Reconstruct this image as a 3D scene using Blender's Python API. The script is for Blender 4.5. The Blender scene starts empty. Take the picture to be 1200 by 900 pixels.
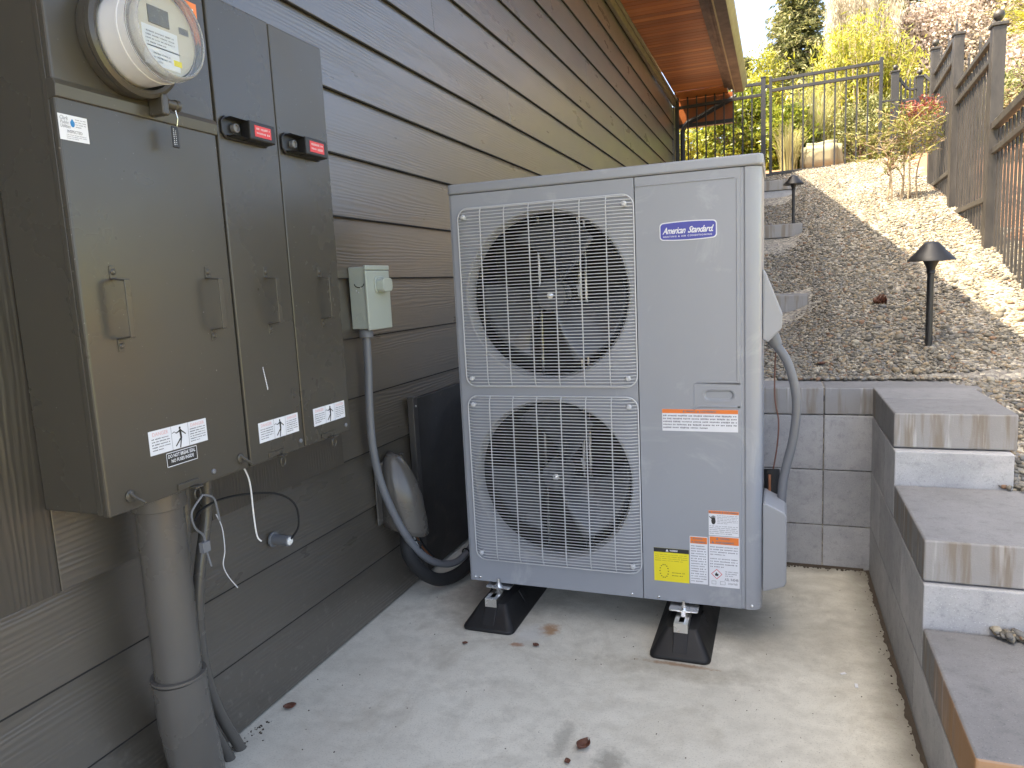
import bpy, bmesh, math, random
import numpy as np
from mathutils import Vector, Matrix
S = bpy.context.scene
COL = S.collection
random.seed(7); rng = np.random.default_rng(7)
R = math.radians

# ---------------------------------------------------------------- camera
cam_d = bpy.data.cameras.new('camera'); cam = bpy.data.objects.new('camera', cam_d); COL.objects.link(cam)
A = ((0.9361331, 0.0034993, -0.3516283), (0.3484035, -0.1447043, 0.9261078), (-0.0476415, -0.9894688, -0.1366817))
M = Matrix(((A[0][0], -A[0][1], -A[0][2], 0), (A[1][0], -A[1][1], -A[1][2], 0), (A[2][0], -A[2][1], -A[2][2], 1.12), (0, 0, 0, 1)))
cam.matrix_world = M
cam_d.sensor_width = 36; cam_d.lens = 832 * 36 / 1200; cam_d.clip_start = 0.02; cam_d.clip_end = 2000
S.camera = cam
# ---------------------------------------------------------------- light
SUNV = Vector((0.482, 0.30, -1.0)).normalized()
el = math.asin(-SUNV.z); az = math.atan2(-SUNV.x, -SUNV.y)
W = bpy.data.worlds.new('World'); S.world = W; W.use_nodes = True
nt = W.node_tree; sky = nt.nodes.new('ShaderNodeTexSky'); sky.sky_type = 'NISHITA'; sky.sun_disc = False
sky.sun_elevation = el; sky.sun_rotation = az; sky.air_density = 0.25; sky.dust_density = 2.6; sky.ozone_density = 1.0
bg = nt.nodes['Background']; bg.inputs['Strength'].default_value = 0.15
tint = nt.nodes.new('ShaderNodeMix'); tint.data_type = 'RGBA'; tint.blend_type = 'MULTIPLY'; tint.inputs[0].default_value = 1.0
tint.inputs[7].default_value = (1.02, 0.985, 0.83, 1)   # white balance of the whole sky, the same in every direction
nt.links.new(sky.outputs[0], tint.inputs[6]); nt.links.new(tint.outputs[2], bg.inputs['Color'])
sd = bpy.data.lights.new('sun', 'SUN'); sd.energy = 2.0; sd.angle = R(0.5); sd.color = (1, 0.84, 0.60)
so = bpy.data.objects.new('sun', sd); COL.objects.link(so); so.location = (-5, 8, 12)
so.rotation_euler = SUNV.to_track_quat('-Z', 'Y').to_euler()
S.view_settings.view_transform = 'Standard'; S.view_settings.look = 'None'; S.view_settings.gamma = 1
S.view_settings.exposure = 3.45

# ---------------------------------------------------------------- helpers
def lin(c):
    return tuple(((v / 255) / 12.92 if v <= 10 else ((v / 255 + .055) / 1.055) ** 2.4) for v in c)

class N:
    def __init__(s, name):
        m = bpy.data.materials.new(name); m.use_nodes = True; s.m = m; s.t = m.node_tree; s.b = s.t.nodes['Principled BSDF']
    def n(s, t, **k):
        x = s.t.nodes.new(t)
        for a, v in k.items():
            if a.startswith('i_'):
                x.inputs[a[2:].replace('_', ' ')].default_value = v
            else: setattr(x, a, v)
        return x
    def l(s, a, b): s.t.links.new(a, b)
    def coord(s, scale=(1, 1, 1), rot=(0, 0, 0), out='Object', loc=(0, 0, 0)):
        tc = s.n('ShaderNodeTexCoord'); mp = s.n('ShaderNodeMapping')
        mp.inputs['Scale'].default_value = scale; mp.inputs['Rotation'].default_value = rot; mp.inputs['Location'].default_value = loc
        s.l(tc.outputs[out], mp.inputs[0]); return mp.outputs[0]
    def world(s, scale=(1, 1, 1)):
        g = s.n('ShaderNodeNewGeometry'); mp = s.n('ShaderNodeMapping'); mp.inputs['Scale'].default_value = scale
        s.l(g.outputs['Position'], mp.inputs[0]); return mp.outputs[0]
    def noise(s, v, scale=5, det=4, rough=.5, dist=0):
        x = s.n('ShaderNodeTexNoise'); x.inputs['Scale'].default_value = scale; x.inputs['Detail'].default_value = det
        x.inputs['Roughness'].default_value = rough; x.inputs['Distortion'].default_value = dist
        s.l(v, x.inputs['Vector']); return x.outputs['Fac']
    def ramp(s, f, stops, interp='LINEAR'):
        x = s.n('ShaderNodeValToRGB'); x.color_ramp.interpolation = interp; e = x.color_ramp.elements
        while len(e) < len(stops): e.new(0.5)
        for i, (p, c) in enumerate(stops):
            e[i].position = p; e[i].color = (c[0], c[1], c[2], 1) if hasattr(c, '__len__') else (c, c, c, 1)
        s.l(f, x.inputs[0]); return x.outputs[0]
    def mix(s, a, b, f, mode='MIX'):
        x = s.n('ShaderNodeMix', data_type='RGBA', blend_type=mode)
        for val, idx in ((f, 0), (a, 6), (b, 7)):
            if hasattr(val, 'links') or isinstance(val, bpy.types.NodeSocket): s.l(val, x.inputs[idx])
            elif idx == 0: x.inputs[0].default_value = val
            else: x.inputs[idx].default_value = (*val[:3], 1)
        return x.outputs[2]
    def math(s, op, a, b=0.0):
        x = s.n('ShaderNodeMath', operation=op)
        for i, v in enumerate((a, b)):
            if isinstance(v, bpy.types.NodeSocket): s.l(v, x.inputs[i])
            else: x.inputs[i].default_value = v
        return x.outputs[0]
    def bump(s, h, strength=.3, dist=.002, prev=None):
        x = s.n('ShaderNodeBump'); x.inputs['Strength'].default_value = strength; x.inputs['Distance'].default_value = dist
        s.l(h, x.inputs['Height'])
        if prev is not None: s.l(prev, x.inputs['Normal'])
        return x.outputs[0]
    def set(s, col=None, rough=None, metal=None, normal=None, **k):
        for nm, v in (('Base Color', col), ('Roughness', rough), ('Metallic', metal), ('Normal', normal)):
            if v is None: continue
            if isinstance(v, bpy.types.NodeSocket): s.l(v, s.b.inputs[nm])
            elif nm == 'Base Color': s.b.inputs[nm].default_value = (*v[:3], 1)
            else: s.b.inputs[nm].default_value = v
        for a, v in k.items(): s.b.inputs[a.replace('_', ' ')].default_value = v
        return s.m

def paint(name, col, rough=.45, var=.12, bump=.06, metal=0, scale=9, speck=None, dust=None):
    n = N(name); v = n.world()
    a = n.noise(v, scale, 5, .6); b = n.noise(v, scale * 40, 3, .6)
    c = n.mix(tuple(x * (1 - var) for x in col), tuple(min(1, x * (1 + var)) for x in col), a)
    if dust:
        f = n.ramp(n.noise(v, 4.5, 9, .68, 1.2), [(.56, 0), (.72, dust[1])])
        c = n.mix(c, dust[0], f)
    if speck:
        f = n.ramp(n.noise(v, 160, 2, .5), [(.74, 0), (.78, 1)])
        c = n.mix(c, speck, f)
    rg = n.ramp(a, [(.3, max(0, rough - .07)), (.7, rough + .1)])
    return n.set(c, rg, metal, n.bump(b, bump, .001))

def flat(name, col, rough=.6, metal=0, **k):
    n = N(name); v = n.world(); a = n.noise(v, 30, 3)
    c = n.mix(tuple(x * .93 for x in col), tuple(min(1, x * 1.05) for x in col), a)
    return n.set(c, rough, metal, **k)

class MB:
    def __init__(s): s.v = []; s.f = []
    def add(s, vs, fs):
        o = len(s.v); s.v += [tuple(v) for v in vs]; s.f += [tuple(i + o for i in f) for f in fs]; return s
    def box(s, x0, x1, y0, y1, z0, z1):
        vs = [(x, y, z) for x in (x0, x1) for y in (y0, y1) for z in (z0, z1)]
        return s.add(vs, [(0, 1, 3, 2), (4, 6, 7, 5), (0, 4, 5, 1), (2, 3, 7, 6), (0, 2, 6, 4), (1, 5, 7, 3)])
    def prism(s, poly, axis, a0, a1, cap=True):
        # poly of 2d points in the two other axes (cyclic order kept), extruded along axis
        def P(p, a):
            if axis == 0: return (a, p[0], p[1])
            if axis == 1: return (p[0], a, p[1])
            return (p[0], p[1], a)
        n = len(poly); vs = [P(p, a0) for p in poly] + [P(p, a1) for p in poly]
        fs = [(i, (i + 1) % n, (i + 1) % n + n, i + n) for i in range(n)]
        if cap: fs += [tuple(range(n))[::-1], tuple(range(n, 2 * n))]
        return s.add(vs, fs)
    def tube(s, path, r, n=8, cap=True, closed=False):
        P = [Vector(p) for p in path]; m = len(P); rr = r if hasattr(r, '__len__') else [r] * m
        up = None; rings = []
        for i in range(m):
            if closed: t = (P[(i + 1) % m] - P[i - 1])
            else: t = P[min(i + 1, m - 1)] - P[max(i - 1, 0)]
            if t.length < 1e-9: t = Vector((0, 0, 1))
            t.normalize()
            if up is None:
                up = Vector((0, 0, 1)) if abs(t.z) < .9 else Vector((1, 0, 0))
            a = (up - t * up.dot(t))
            if a.length < 1e-6: a = t.orthogonal()
            a.normalize(); b = t.cross(a); up = a
            rings.append([P[i] + (a * math.cos(k * 2 * math.pi / n) + b * math.sin(k * 2 * math.pi / n)) * rr[i] for k in range(n)])
        vs = [v for q in rings for v in q]; fs = []
        for i in range(m if closed else m - 1):
            j = (i + 1) % m
            for k in range(n):
                l = (k + 1) % n; fs.append((i * n + k, i * n + l, j * n + l, j * n + k))
        if cap and not closed: fs += [tuple(range(n))[::-1], tuple((m - 1) * n + k for k in range(n))]
        return s.add(vs, fs)
    def lathe(s, prof, c, axis=2, n=32, cap=True):
        # prof list of (r, h); axis direction
        vs = []; m = len(prof)
        for r, h in prof:
            for k in range(n):
                a = 2 * math.pi * k / n; u, w = r * math.cos(a), r * math.sin(a)
                if axis == 2: vs.append((c[0] + u, c[1] + w, c[2] + h))
                elif axis == 1: vs.append((c[0] + u, c[1] + h, c[2] + w))
                else: vs.append((c[0] + h, c[1] + u, c[2] + w))
        fs = []
        for i in range(m - 1):
            for k in range(n):
                l = (k + 1) % n; fs.append((i * n + k, i * n + l, (i + 1) * n + l, (i + 1) * n + k))
        if cap: fs += [tuple(range(n))[::-1], tuple((m - 1) * n + k for k in range(n))]
        return s.add(vs, fs)
    def build(s, name, mat, parent=None, bevel=0, smooth=False, seg=2, weld=False, front=False):
        me = bpy.data.meshes.new(name); me.from_pydata(s.v, [], s.f)
        bm = bmesh.new(); bm.from_mesh(me)
        if weld: bmesh.ops.remove_doubles(bm, verts=bm.verts, dist=1e-5)
        bmesh.ops.recalc_face_normals(bm, faces=bm.faces)
        if front:
            bm.normal_update()
            for f in bm.faces:
                if f.normal.y > .05 or (abs(f.normal.y) <= .05 and f.normal.x * front < -.5): f.normal_flip()
        bm.to_mesh(me); bm.free()
        me.materials.append(mat)
        o = bpy.data.objects.new(name, me); COL.objects.link(o)
        if parent is not None: o.parent = parent; o.matrix_parent_inverse = INV.get(parent.name, Matrix())
        if smooth:
            me.polygons.foreach_set('use_smooth', [True] * len(me.polygons))
            try: me.set_sharp_from_angle(angle=R(38))
            except Exception: pass
        if bevel:
            b = o.modifiers.new('bevel', 'BEVEL'); b.width = bevel; b.segments = seg; b.limit_method = 'ANGLE'; b.angle_limit = R(35)
        return o
INV = {}
def thing(name, label, cat, loc=(0, 0, 0), group=None):
    o = bpy.data.objects.new(name, None); COL.objects.link(o); o.location = loc; o.empty_display_size = .1
    INV[o.name] = Matrix.Translation(-Vector(loc))
    o['label'] = label; o['category'] = cat
    if group: o['group'] = group
    return o
def tag(o, label, cat, group=None, kind=None):
    o['label'] = label; o['category'] = cat
    if group: o['group'] = group
    if kind: o['kind'] = kind
    return o
def struct(o): o['kind'] = 'structure'; return o
def box(name, mat, parent, x0, x1, y0, y1, z0, z1, bevel=.0015, **k):
    return MB().box(x0, x1, y0, y1, z0, z1).build(name, mat, parent, bevel, **k)

def smooth_path(pts, sub=8):
    P = [Vector(p) for p in pts]; out = []
    for i in range(len(P) - 1):
        p0 = P[max(i - 1, 0)]; p1 = P[i]; p2 = P[i + 1]; p3 = P[min(i + 2, len(P) - 1)]
        for k in range(sub):
            t = k / sub
            out.append(.5 * ((2 * p1) + (p2 - p0) * t + (2 * p0 - 5 * p1 + 4 * p2 - p3) * t * t + (3 * p1 - p0 - 3 * p2 + p3) * t ** 3))
    out.append(P[-1]); return out

def np_mesh(name, V, F, mat, parent=None):
    me = bpy.data.meshes.new(name); V = np.asarray(V, dtype=np.float32); F = np.asarray(F, dtype=np.int32)
    me.vertices.add(len(V)); me.vertices.foreach_set('co', V.ravel())
    k = F.shape[1]; me.loops.add(F.size); me.polygons.add(len(F))
    me.loops.foreach_set('vertex_index', F.ravel()); me.polygons.foreach_set('loop_start', np.arange(0, F.size, k, dtype=np.int32))
    me.update(calc_edges=True); me.materials.append(mat)
    o = bpy.data.objects.new(name, me); COL.objects.link(o)
    if parent is not None: o.parent = parent; o.matrix_parent_inverse = INV.get(parent.name, Matrix())
    return o

# text and print -----------------------------------------------------------
def text_verts(txt, shear=0, bold=0, spacing=1.0):
    cu = bpy.data.curves.new('t', 'FONT'); cu.body = txt; cu.shear = shear; cu.offset = bold; cu.space_character = spacing
    cu.resolution_u = 2; cu.align_x = 'LEFT'
    o = bpy.data.objects.new('t', cu); COL.objects.link(o)
    dg = bpy.context.evaluated_depsgraph_get(); dg.update()
    me = bpy.data.meshes.new_from_object(o.evaluated_get(dg))
    vs = [v.co.copy() for v in me.vertices]; fs = [tuple(p.vertices) for p in me.polygons]
    bpy.data.objects.remove(o); bpy.data.curves.remove(cu); bpy.data.meshes.remove(me)
    return vs, fs
class Print:
    """flat print on a plane: kind 'f' faces -Y (u=x, v=z), kind 's' faces +X (u=y, v=z)"""
    def __init__(s, kind, depth): s.k = kind; s.d = depth
    def P(s, u, v, off): return (u, s.d - off, v) if s.k == 'f' else (s.d + off, u, v)
    def rect(s, mb, u0, u1, v0, v1, off):
        mb.add([s.P(u0, v0, off), s.P(u1, v0, off), s.P(u1, v1, off), s.P(u0, v1, off)], [(0, 1, 2, 3)])
    def plate(s, name, mat, parent, u0, u1, v0, v1, t=.0006, r=0):
        mb = MB()
        if r: pts = rrect(u0, u1, v0, v1, r)
        else: pts = [(u0, v0), (u1, v0), (u1, v1), (u0, v1)]
        n = len(pts)
        vs = [s.P(u, v, 0.0001) for u, v in pts] + [s.P(u, v, t) for u, v in pts]
        mb.add(vs, [(i, (i + 1) % n, (i + 1) % n + n, i + n) for i in range(n)] + [tuple(range(n, 2 * n))])
        return mb.build(name, mat, parent)
    def text(s, mb, txt, u0, u1, v0, v1, off, shear=0, bold=0, spacing=1.0):
        vs, fs = text_verts(txt, shear, bold, spacing)
        xs = [v.x for v in vs]; ys = [v.y for v in vs]; a, b, c, d = min(xs), max(xs), min(ys), max(ys)
        mb.add([s.P(u0 + (v.x - a) / (b - a) * (u1 - u0), v0 + (v.y - c) / (d - c) * (v1 - v0), off) for v in vs], fs)
    def lines(s, mb, u0, u1, v0, v1, rows, off, seed=0, last=.6, th=.45):
        """tiny illegible body text: broken rows of word-sized dashes"""
        rd = random.Random(seed); h = (v1 - v0) / rows
        for i in range(rows):
            v = v1 - (i + .5) * h; u = u0; end = u1 if i < rows - 1 else u0 + (u1 - u0) * last
            while u < end - h * .3:
                w = min(rd.uniform(.8, 3.4) * h, end - u); hh = h * th * rd.uniform(.75, 1) / 2
                nn = max(1, int(w / (h * .42)))
                for q in range(nn):
                    a = u + w * q / nn; s.rect(mb, a, a + w / nn * .72, v - hh * rd.uniform(.6, 1), v + hh * rd.uniform(.6, 1), off)
                u += w + h * .35
def rrect(u0, u1, v0, v1, r, n=5):
    pts = []
    for cu, cv, a0 in ((u1 - r, v0 + r, -90), (u1 - r, v1 - r, 0), (u0 + r, v1 - r, 90), (u0 + r, v0 + r, 180)):
        for k in range(n + 1):
            a = R(a0 + 90 * k / n); pts.append((cu + r * math.cos(a), cv + r * math.sin(a)))
    return pts

# ---------------------------------------------------------------- materials
def siding_mat(name, col, vertical=False):
    n = N(name); v = n.coord((1, 1, 1)); geo = n.n('ShaderNodeNewGeometry')
    oi = n.n('ShaderNodeObjectInfo'); off = n.math('MULTIPLY', oi.outputs['Random'], 37.0)
    cmb = n.n('ShaderNodeCombineXYZ'); n.l(off, cmb.inputs[0]); n.l(off, cmb.inputs[1]); n.l(off, cmb.inputs[2])
    va = n.n('ShaderNodeVectorMath', operation='ADD'); n.l(v, va.inputs[0]); n.l(cmb.outputs[0], va.inputs[1])
    def mp(sc):
        m = n.n('ShaderNodeMapping'); m.inputs['Scale'].default_value = sc; n.l(va.outputs[0], m.inputs[0]); return m.outputs[0]
    s1 = (1, 40, 1.8) if vertical else (1, 1.8, 40)
    w = n.n('ShaderNodeTexWave', wave_type='BANDS', bands_direction='Y' if vertical else 'Z')
    w.inputs['Scale'].default_value = 26; w.inputs['Distortion'].default_value = 13; w.inputs['Detail'].default_value = 3
    w.inputs['Detail Scale'].default_value = .55; w.inputs['Detail Roughness'].default_value = .55
    n.l(mp((1, 1, .11) if vertical else (1, .11, 1)), w.inputs['Vector'])
    fine = n.noise(mp(s1), 6, 5, .65)
    big = n.noise(mp((1, .9, 3)), 2.5, 4, .6)
    mask = n.ramp(n.noise(mp((1, .8, 6) if not vertical else (1, 6, .8)), 1.7, 2), [(.4, .1), (.6, 1)])
    g = n.math('MULTIPLY', w.outputs['Fac'], mask)
    b1 = n.bump(g, (.3 if vertical else .5), .0022); b2 = n.bump(fine, .3, .0015, b1)
    c = n.mix(tuple(x * .82 for x in col), tuple(x * 1.18 for x in col), big)
    c = n.mix(c, tuple(x * .7 for x in col), n.math('MULTIPLY', n.ramp(fine, [(.55, 0), (.8, 1)]), .45))
    # splash dirt close to the slab
    sp = n.n('ShaderNodeSeparateXYZ'); n.l(geo.outputs['Position'], sp.inputs[0])
    low = n.ramp(sp.outputs['Z'], [(.02, 1), (.35, 0)])
    d = n.math('MULTIPLY', n.ramp(n.noise(n.world(), 45, 4, .7), [(.56, 0), (.72, .55)]), low)
    c = n.mix(c, (.22, .2, .17), d)
    rg = n.ramp(big, [(.3, .26), (.7, .38)])
    return n.set(c, rg, 0, b2, Specular_IOR_Level=.5, Coat_Weight=(.25 if vertical else 1.0), Coat_Roughness=.34, Coat_IOR=1.7)
m_siding = siding_mat('siding_paint', (.072, .062, .047))
m_trimv = siding_mat('trim_paint', (.058, .050, .039), True)
m_frieze = paint('frieze_paint', (.11, .095, .066), .5, .1, .05)
m_black = paint('black_metal', (.014, .014, .015), .42, .2, .1)
m_cab = paint('cabinet_enamel', (.062, .056, .044), .28, .08, .035, scale=3, speck=(.2, .19, .17))
m_cabside = m_cab
m_steel = paint('zinc_steel', (.8, .8, .79), .24, .2, .08, metal=1)
m_ac = paint('unit_enamel', (.285, .30, .325), .34, .05, .03, scale=4, dust=((.48, .49, .5), .4))
m_acwire = paint('guard_coating', (.52, .53, .54), .34, .05, .02)
m_acplastic = paint('cover_plastic', (.29, .30, .315), .4, .05, .03)
m_rubber = paint('black_rubber', (.007, .007, .0075), .55, .3, .25, scale=14)
m_disc = paint('disconnect_paint', (.40, .44, .39), .36, .06, .03, speck=(.25, .25, .22))
m_conduit = paint('grey_conduit', (.15, .155, .165), .4, .1, .06)
m_pipe = paint('painted_pipe', (.10, .092, .08), .26, .12, .05, scale=5)
m_foam = paint('black_insulation', (.012, .012, .012), .75, .3, .3)
m_copper = paint('copper', (.55, .25, .14), .35, .15, .05, metal=1)
m_whitewire = flat('white_wire', (.75, .74, .7), .4)
m_fan = paint('fan_plastic', (.065, .07, .078), .24, .15, .05)
m_dark = paint('dark_interior', (.012, .012, .012), .6, .3, .1)
m_white = flat('label_white', (.72, .73, .76), .45)
m_orange = flat('label_orange', (.75, .2, .035), .45)
m_yellow = flat('label_yellow', (.8, .68, .02), .45)
m_red = flat('label_red', (.62, .045, .05), .45)
m_pink = flat('faded_red_print', (.68, .42, .42), .5)
m_ink = flat('black_ink', (.02, .02, .02), .5)
m_greyink = flat('grey_ink', (.2, .2, .22), .5)
m_blue = flat('badge_blue', (.045, .05, .33), .3)
m_leafbrown = paint('dry_leaf', (.12, .05, .03), .6, .4, .3, scale=80)

def glass():
    n = N('clear_glass'); n.set((.95, .97, .97), .03); n.b.inputs['Transmission Weight'].default_value = 1; n.b.inputs['IOR'].default_value = 1.2
    return n.m
m_glass = glass()
def coil_mat():
    n = N('coil_fins'); w = n.n('ShaderNodeTexWave', bands_direction='X'); w.inputs['Scale'].default_value = 120
    n.l(n.world(), w.inputs['Vector']); w2 = n.n('ShaderNodeTexWave', bands_direction='Z'); w2.inputs['Scale'].default_value = 12; n.l(n.world(), w2.inputs['Vector'])
    c = n.mix((.003, .003, .0025), (.014, .011, .008), w.outputs['Fac']); c = n.mix(c, (.012, .01, .008), n.ramp(w2.outputs['Fac'], [(.7, 0), (.95, 1)]))
    return n.set(c, .5, .3)
m_coil = coil_mat()

def slab_mat():
    n = N('concrete_slab'); v = n.world()
    a = n.noise(v, 1.6, 6, .6); b = n.noise(v, 13, 6, .65); f = n.noise(v, 220, 4, .7); st = n.noise(n.world((1, 1, 1)), 3.1, 7, .75, .8)
    c = n.mix((.56, .54, .465), (.72, .70, .61), n.ramp(a, [(.35, 0), (.65, 1)]))
    c = n.mix(c, (.42, .40, .34), n.ramp(b, [(.45, 0), (.7, .55)]))
    c = n.mix(c, (.38, .34, .26), n.ramp(st, [(.5, 0), (.7, .5)]))
    c = n.mix(c, (.3, .29, .25), n.ramp(f, [(.55, 0), (.7, .75)]))
    c = n.mix(c, (.62, .61, .57), n.ramp(n.noise(v, 340, 2, .5), [(.66, 0), (.74, .6)]))
    # broom finish streaks across
    br = n.noise(n.world((3, 60, 1)), 4, 4, .7)
    c = n.mix(c, (.28, .265, .23), n.ramp(br, [(.55, 0), (.8, .25)]))
    sp = n.n('ShaderNodeSeparateXYZ'); n.l(v, sp.inputs[0])
    def spot(x, y, rx, ry, col, amt, sc=25):
        nonlocal c
        dx = n.math('DIVIDE', n.math('SUBTRACT', sp.outputs['X'], x), rx); dy = n.math('DIVIDE', n.math('SUBTRACT', sp.outputs['Y'], y), ry)
        d = n.math('SQRT', n.math('ADD', n.math('MULTIPLY', dx, dx), n.math('MULTIPLY', dy, dy)))
        d = n.math('ADD', d, n.math('MULTIPLY', n.math('SUBTRACT', n.noise(v, sc, 5, .7), .5), 1.6))
        k = n.ramp(d, [(.35, amt), (1.0, 0)]); c = n.mix(c, col, k)
    spot(-.70, 2.08, .04, .05, (.33, .16, .05), .8, 40)
    spot(-.77, 1.96, .03, .016, (.3, .12, .03), .8, 40)
    spot(-.75, 2.03, .07, .09, (.5, .52, .54), .35)
    spot(-.27, 1.975, .12, .012, (.26, .12, .04), .8, 50)
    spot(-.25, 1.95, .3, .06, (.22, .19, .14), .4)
    spot(-.5, 1.55, .03, .1, (.2, .19, .16), .5, 40)
    spot(-.37, 1.5, .05, .06, (.18, .17, .14), .6, 40)
    spot(-.16, 1.47, .03, .04, (.2, .19, .15), .6, 40)
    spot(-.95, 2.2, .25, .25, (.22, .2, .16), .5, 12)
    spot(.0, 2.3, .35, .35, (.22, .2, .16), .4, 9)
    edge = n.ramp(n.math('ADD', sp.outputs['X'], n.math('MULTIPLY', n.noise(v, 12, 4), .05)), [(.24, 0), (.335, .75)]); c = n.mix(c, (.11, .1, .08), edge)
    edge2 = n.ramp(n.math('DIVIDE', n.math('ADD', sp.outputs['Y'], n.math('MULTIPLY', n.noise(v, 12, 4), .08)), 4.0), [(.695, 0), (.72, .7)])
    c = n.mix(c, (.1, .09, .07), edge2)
    bb = n.bump(f, .35, .0015); b3 = n.bump(b, .15, .004, bb); b4 = n.bump(br, .1, .002, b3)
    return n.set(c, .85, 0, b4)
m_slab = slab_mat()

def block_mat(name, c0, c1, drips=False, warm=0):
    n = N(name); v = n.coord(); w = n.world(); oi = n.n('ShaderNodeObjectInfo')
    a = n.noise(w, 5, 6, .65); f = n.noise(w, 260, 3, .7); m = n.noise(w, 35, 5, .7)
    c = n.mix(c0, c1, n.ramp(a, [(.32, 0), (.68, 1)]))
    c = n.mix(c, tuple(x * .65 for x in c0), n.ramp(m, [(.52, 0), (.72, .5)]))
    c = n.mix(c, tuple(x * .45 for x in c0), n.ramp(f, [(.58, 0), (.72, .6)]))
    c = n.mix(c, tuple(min(1, x * 1.5) for x in c1), n.ramp(n.noise(w, 310, 2), [(.64, 0), (.72, .5)]))
    r = n.ramp(oi.outputs['Random'], [(0, .86), (1, 1.1)]); c = n.mix(c, r, 1.0, 'MULTIPLY')
    if drips:
        geo0 = n.n('ShaderNodeNewGeometry'); sn0 = n.n('ShaderNodeSeparateXYZ'); n.l(geo0.outputs['True Normal'], sn0.inputs[0])
        c = n.mix(c, n.mix((.26, .255, .25), (.36, .355, .35), a), n.ramp(n.math('MULTIPLY', sn0.outputs['Y'], -1.0), [(.5, 0), (.8, .75)]))
        dn = n.noise(n.world((26, 26, 2.2)), 1, 4, .6)
        geo = n.n('ShaderNodeNewGeometry'); sn = n.n('ShaderNodeSeparateXYZ'); n.l(geo.outputs['True Normal'], sn.inputs[0])
        side = n.ramp(n.math('ABSOLUTE', sn.outputs['Z']), [(.3, 1), (.6, 0)])
        c = n.mix(c, (.19, .155, .115), n.math('MULTIPLY', n.ramp(dn, [(.48, 0), (.6, .75)]), side))
        c = n.mix(c, (.5, .5, .5), n.math('MULTIPLY', n.ramp(n.noise(n.world((40, 40, 3)), 1, 3, .6), [(.6, 0), (.7, .5)]), side))
    if warm:
        sy = n.n('ShaderNodeSeparateXYZ'); n.l(w, sy.inputs[0]); k = n.ramp(n.math('ADD', sy.outputs['Y'], n.math('MULTIPLY', n.noise(n.world((1, 14, 2)), 2, 5, .7), .5)), [(0, warm), (1, warm)]); k = n.ramp(n.math('DIVIDE', n.math('ADD', sy.outputs['Y'], n.math('MULTIPLY', n.noise(n.world((1, 14, 2)), 2, 5, .7), .5)), 4.0), [(.42, warm), (.49, 0)])
        c = n.mix(c, (.42, .22, .08), n.math('MULTIPLY', k, side))
    return n.set(c, .9, 0, n.bump(m, .25, .003, n.bump(f, .5, .0015)))
m_block = block_mat('block_face', (.32, .325, .34), (.46, .46, .465))
m_cap = block_mat('cap_stone', (.155, .154, .155), (.205, .203, .204), True)
m_cap_warm = block_mat('cap_stone_rusty', (.155, .154, .155), (.205, .203, .204), True, .75)

def gravel_mat(name, sun=1.0):
    n = N(name); g = n.n('ShaderNodeNewGeometry')
    c = n.ramp(g.outputs['Random Per Island'], [(0, (.09, .083, .068)), (.2, (.16, .145, .115)), (.42, (.22, .20, .16)), (.6, (.15, .146, .138)), (.72, (.25, .2, .13)), (.86, (.32, .29, .225)), (.95, (.19, .115, .07)), (1, (.38, .34, .26))], 'CONSTANT')
    c = n.mix(c, tuple((.12, .11, .1)), n.ramp(n.noise(n.world(), 90, 4, .7), [(.5, 0), (.8, .6)]))
    return n.set(c, .8, 0, n.bump(n.noise(n.world(), 160, 3), .4, .002))
m_peb = gravel_mat('pebbles')
def ground_mat():
    n = N('gravel_bed'); v = n.world(); vo = n.n('ShaderNodeTexVoronoi'); vo.inputs['Scale'].default_value = 70; n.l(v, vo.inputs['Vector'])
    sc = n.n('ShaderNodeSeparateColor'); n.l(vo.outputs['Color'], sc.inputs[0])
    c = n.ramp(sc.outputs[0], [(0, (.12, .11, .1)), (.3, (.24, .22, .19)), (.5, (.32, .3, .25)), (.7, (.17, .16, .15)), (.9, (.42, .38, .3))])
    # bark mulch beyond the gravel
    sp = n.n('ShaderNodeSeparateXYZ'); n.l(v, sp.inputs[0]); wob = n.math('MULTIPLY', n.noise(v, 2.2, 5, .7), .9)
    fx = n.ramp(n.math('DIVIDE', n.math('ADD', sp.outputs['X'], wob), 4.0), [(.435, 0), (.445, 1)])
    fy = n.ramp(n.math('DIVIDE', n.math('ADD', sp.outputs['Y'], wob), 20.0), [(.53, 0), (.54, 1)])
    mul = n.mix((.13, .055, .03), (.32, .17, .09), n.noise(v, 40, 5, .75))
    lawn = n.mix((.16, .2, .05), (.34, .34, .12), n.noise(v, 9, 6, .75))
    far = n.math('MAXIMUM', n.ramp(n.math('DIVIDE', n.math('ADD', sp.outputs['X'], wob), 40.0), [(.078, 0), (.085, 1)]), n.ramp(n.math('DIVIDE', sp.outputs['Y'], 40.0), [(.36, 0), (.38, 1)]))
    mul = n.mix(mul, lawn, far)
    k = n.math('MAXIMUM', fx, fy); c = n.mix(c, mul, k)
    return n.set(c, .9, 0, n.bump(vo.outputs['Distance'], .8, .01))
m_ground = ground_mat()

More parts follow.
